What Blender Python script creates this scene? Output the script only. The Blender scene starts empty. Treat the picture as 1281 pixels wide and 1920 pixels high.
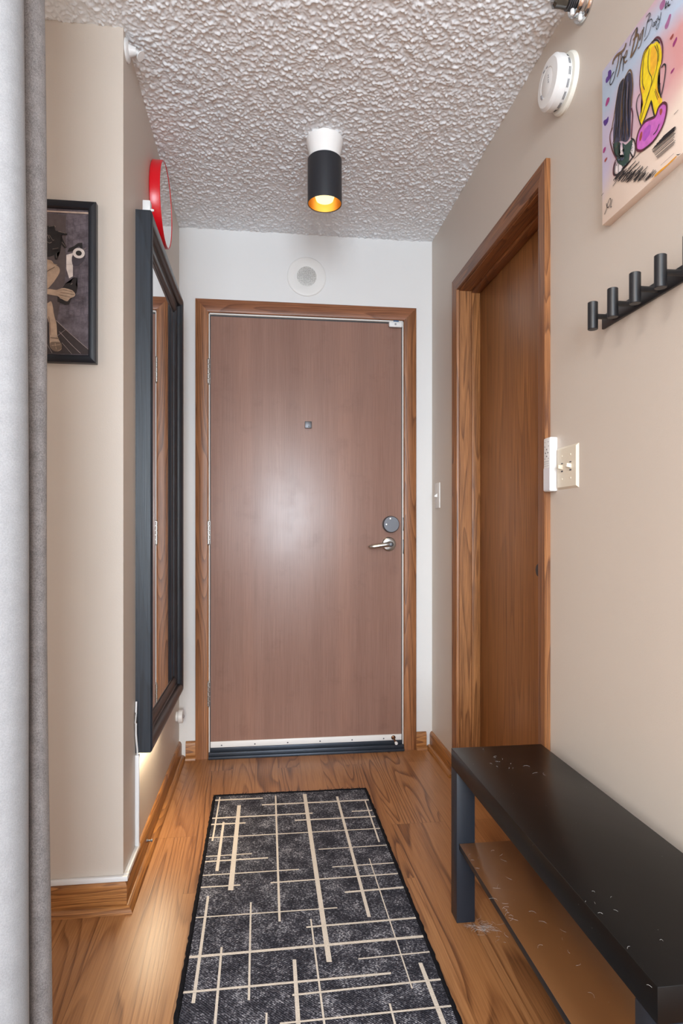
import bpy, bmesh, math, random
import numpy as np
from mathutils import Vector, Matrix
random.seed(7)
R = math.radians
scene = bpy.context.scene
COL = scene.collection

# ------------------------------------------------------------------ room measures (metres)
XL, XR, YB, YC, CH = -0.387, 0.803, 2.915, 1.779, 2.44     # left wall, right wall, back wall, left corner, ceiling

RUG_LINES=[[(-0.174, 2.463), (-0.1752, 2.1164), (-0.1692, 2.1157), (-0.1694, 2.4624)], [(-0.1475, 2.2498), (-0.1484, 1.9282), (-0.1384, 1.9269), (-0.1398, 2.2488)], [(-0.101, 2.3804), (-0.104, 1.8203), (-0.0886, 1.8183), (-0.0875, 2.3787)], [(0.0412, 2.45), (0.0374, 1.6579), (0.0437, 1.6572), (0.0474, 2.4492)], [(0.151, 2.4503), (0.1491, 1.4877), (0.162, 1.4861), (0.1651, 2.4486)], [(0.2779, 2.4113), (0.2755, 1.6477), (0.2851, 1.6465), (0.2872, 2.4101)], [(0.3835, 2.3708), (0.3781, 2.0408), (0.384, 2.04), (0.3881, 2.3702)], [(0.3288, 1.9416), (0.3315, 1.3777), (0.3349, 1.3773), (0.332, 1.9412)], [(-0.1616, 1.7989), (-0.1589, 1.3945), (-0.151, 1.3935), (-0.1548, 1.7981)], [(-0.0393, 1.7537), (-0.0363, 1.388), (-0.0311, 1.3873), (-0.0348, 1.7532)], [(-0.1081, 1.5732), (-0.1034, 1.0433), (-0.0966, 1.0425), (-0.1026, 1.5725)], [(0.1216, 1.6582), (0.1248, 1.0148), (0.1298, 1.0142), (0.1258, 1.6576)], [(0.0681, 1.5066), (0.0638, 1.0219), (0.075, 1.0205), (0.0767, 1.5055)], [(0.3674, 1.4579), (0.3745, 0.9709), (0.3868, 0.9694), (0.3769, 1.4567)], [(0.2714, 1.3401), (0.2682, 0.9964), (0.2744, 0.9956), (0.2758, 1.3396)], [(0.003, 1.3472), (-0.0072, 1.03), (-0.0009, 1.0292), (0.0072, 1.3467)], [(-0.1909, 2.4389), (-0.19, 2.4277), (-0.0052, 2.4248), (-0.0053, 2.4362)], [(-0.0089, 2.3765), (-0.0089, 2.3657), (0.418, 2.3586), (0.4199, 2.3696)], [(-0.1906, 2.2873), (-0.1897, 2.2773), (0.177, 2.2735), (0.1778, 2.2836)], [(0.1092, 2.2343), (0.1087, 2.2246), (0.4034, 2.2192), (0.4052, 2.229)], [(0.3222, 2.279), (0.321, 2.2709), (0.3975, 2.2696), (0.3989, 2.2778)], [(-0.1909, 2.239), (-0.1901, 2.2295), (-0.0655, 2.2272), (-0.0658, 2.2367)], [(-0.1867, 2.1413), (-0.1862, 2.1352), (0.4012, 2.1295), (0.4024, 2.1357)], [(-0.1894, 2.0195), (-0.1889, 2.0141), (-0.0394, 2.014), (-0.0395, 2.0194)], [(-0.1896, 1.989), (-0.1889, 1.9815), (0.0122, 1.9803), (0.0123, 1.9879)], [(-0.1872, 1.9094), (-0.1867, 1.9039), (0.1059, 1.9021), (0.1062, 1.9077)], [(0.1768, 2.0194), (0.1763, 2.0139), (0.4044, 2.013), (0.4055, 2.0186)], [(0.2089, 1.9078), (0.2082, 1.9022), (0.402, 1.9027), (0.4033, 1.9084)], [(0.0187, 1.8455), (0.0186, 1.8389), (0.4013, 1.8409), (0.4028, 1.8476)], [(-0.1882, 1.8466), (-0.1875, 1.8401), (-0.0692, 1.8382), (-0.0695, 1.8447)], [(0.2301, 1.7717), (0.229, 1.7632), (0.4028, 1.7666), (0.4048, 1.7753)], [(-0.1861, 1.7033), (-0.1855, 1.6983), (0.1994, 1.6948), (0.1999, 1.6998)], [(0.1096, 1.6274), (0.1091, 1.6202), (0.405, 1.6234), (0.4068, 1.6308)], [(-0.1859, 1.5489), (-0.1848, 1.5399), (0.4039, 1.5458), (0.4064, 1.5554)], [(0.2272, 1.4901), (0.2264, 1.4853), (0.4067, 1.4889), (0.408, 1.4938)], [(-0.1828, 1.4314), (-0.1819, 1.4244), (0.2943, 1.4268), (0.2958, 1.434)], [(0.0625, 1.3929), (0.0622, 1.3869), (0.409, 1.3933), (0.4108, 1.3996)], [(0.0327, 1.3154), (0.0326, 1.3101), (0.411, 1.3126), (0.4128, 1.3182)]]
CANVAS_FILLS=[('violet', [(1.3271, 2.0953), (1.323, 2.0861), (1.3258, 2.0775), (1.3299, 2.0759), (1.3439, 2.0767), (1.3473, 2.0853), (1.3425, 2.0896), (1.3369, 2.0886), (1.3369, 2.0978)]), ('magenta', [(1.3411, 2.0393), (1.3313, 2.0348), (1.3327, 2.0273), (1.3439, 2.0234), (1.3481, 2.0286)]), ('violet', [(1.3355, 1.9945), (1.3369, 1.9839), (1.3495, 1.9814), (1.3567, 1.9938), (1.3538, 1.9974), (1.3439, 1.9939)]), ('mauve', [(1.1331, 2.09), (1.1337, 2.0793), (1.1445, 2.079), (1.1498, 2.0874), (1.1477, 2.0937), (1.1393, 2.0946)]), ('mauve', [(1.1159, 2.0474), (1.1149, 2.0427), (1.1239, 2.0292), (1.13, 2.0301), (1.1331, 2.0339), (1.1331, 2.0392), (1.1259, 2.0439), (1.1199, 2.0494)]), ('rust', [(1.1079, 2.0034), (1.1079, 1.9982), (1.1139, 1.9964), (1.1179, 2.0008), (1.1149, 2.003)]), ('magenta', [(1.0981, 1.9892), (1.0972, 1.9833), (1.106, 1.9773), (1.1095, 1.9794), (1.1089, 1.9847), (1.103, 1.9879)]), ('magenta', [(1.105, 1.9353), (1.106, 1.9322), (1.1129, 1.9301), (1.1159, 1.9317), (1.1139, 1.9354)]), ('magenta', [(1.3467, 1.9308), (1.3473, 1.9257), (1.3538, 1.922), (1.3581, 1.9253), (1.3567, 1.9315), (1.3518, 1.9332)]), ('rust', [(1.3411, 1.9042), (1.3416, 1.8999), (1.3481, 1.8976), (1.3518, 1.9006), (1.3495, 1.9046)]), ('hair', [(1.2741, 2.0341), (1.2639, 2.0355), (1.2539, 2.0348), (1.246, 2.0254), (1.2421, 2.0096), (1.2429, 1.9814), (1.2465, 1.9523), (1.249, 1.9208), (1.2502, 1.8941), (1.2664, 1.8927), (1.287, 1.9084), (1.3121, 1.9166), (1.3148, 1.9485), (1.3081, 1.9743), (1.3001, 2.0064), (1.2935, 2.0287), (1.2844, 2.0378)]), ('green', [(1.3135, 1.9174), (1.2922, 1.9087), (1.287, 1.8995), (1.2922, 1.8759), (1.2715, 1.8643), (1.2753, 1.8791), (1.2792, 1.8991), (1.2664, 1.8868), (1.2441, 1.8845), (1.2416, 1.8729), (1.2515, 1.8573), (1.2564, 1.84), (1.2715, 1.843), (1.2948, 1.8626), (1.3028, 1.8762), (1.3094, 1.8923)]), ('white', [(1.2831, 1.8964), (1.2741, 1.8695), (1.2883, 1.878)]), ('white', [(1.2935, 1.8603), (1.2766, 1.846), (1.2728, 1.8379), (1.2948, 1.8402), (1.3054, 1.8508), (1.3041, 1.862)]), ('white', [(1.2404, 1.8779), (1.2332, 1.8663), (1.2332, 1.8535), (1.2392, 1.8471), (1.2465, 1.8572)]), ('yellow', [(1.168, 2.0308), (1.1594, 2.0284), (1.1519, 2.0196), (1.1466, 2.0088), (1.1424, 1.9923), (1.1435, 1.9784), (1.1498, 1.9591), (1.1561, 1.941), (1.153, 1.9213), (1.1414, 1.8999), (1.1466, 1.8875), (1.1594, 1.8827), (1.1658, 1.887), (1.1746, 1.92), (1.1879, 1.9086), (1.2038, 1.8914), (1.2107, 1.8973), (1.2165, 1.9152), (1.2038, 1.9318), (1.2084, 1.9503), (1.2119, 1.9738), (1.213, 2.0097), (1.2061, 2.0325), (1.1924, 2.0401), (1.179, 2.0377)]), ('amber', [(1.1637, 2.0207), (1.1561, 1.988), (1.1615, 1.9785), (1.1702, 1.9673), (1.179, 1.9833), (1.179, 2.012), (1.1746, 2.0264)]), ('amber', [(1.2084, 1.9741), (1.1981, 1.9584), (1.2061, 1.9557)]), ('amber', [(1.1594, 1.9446), (1.153, 1.9186), (1.1456, 1.9014), (1.1498, 1.895), (1.1615, 1.9246)]), ('pink', [(1.1362, 1.8897), (1.127, 1.8794), (1.1276, 1.8641), (1.1362, 1.8474), (1.153, 1.8382), (1.1724, 1.8342), (1.2015, 1.8384), (1.2154, 1.844), (1.2236, 1.8533), (1.2241, 1.8692), (1.2154, 1.8848), (1.1969, 1.8897), (1.179, 1.8848), (1.1615, 1.8787), (1.1508, 1.8903)]), ('orchid', [(1.1812, 1.8753), (1.1768, 1.8683), (1.1812, 1.8561), (1.1969, 1.8522), (1.2038, 1.8565), (1.2061, 1.8635), (1.2015, 1.8746), (1.1901, 1.877)]), ('rust', [(1.1414, 1.8813), (1.1403, 1.874), (1.1456, 1.8708), (1.1487, 1.8756), (1.1487, 1.8836)]), ('rust', [(1.2061, 1.8768), (1.2061, 1.8677), (1.2119, 1.8616), (1.2161, 1.8656), (1.2142, 1.8757), (1.2096, 1.8783)])]
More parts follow.
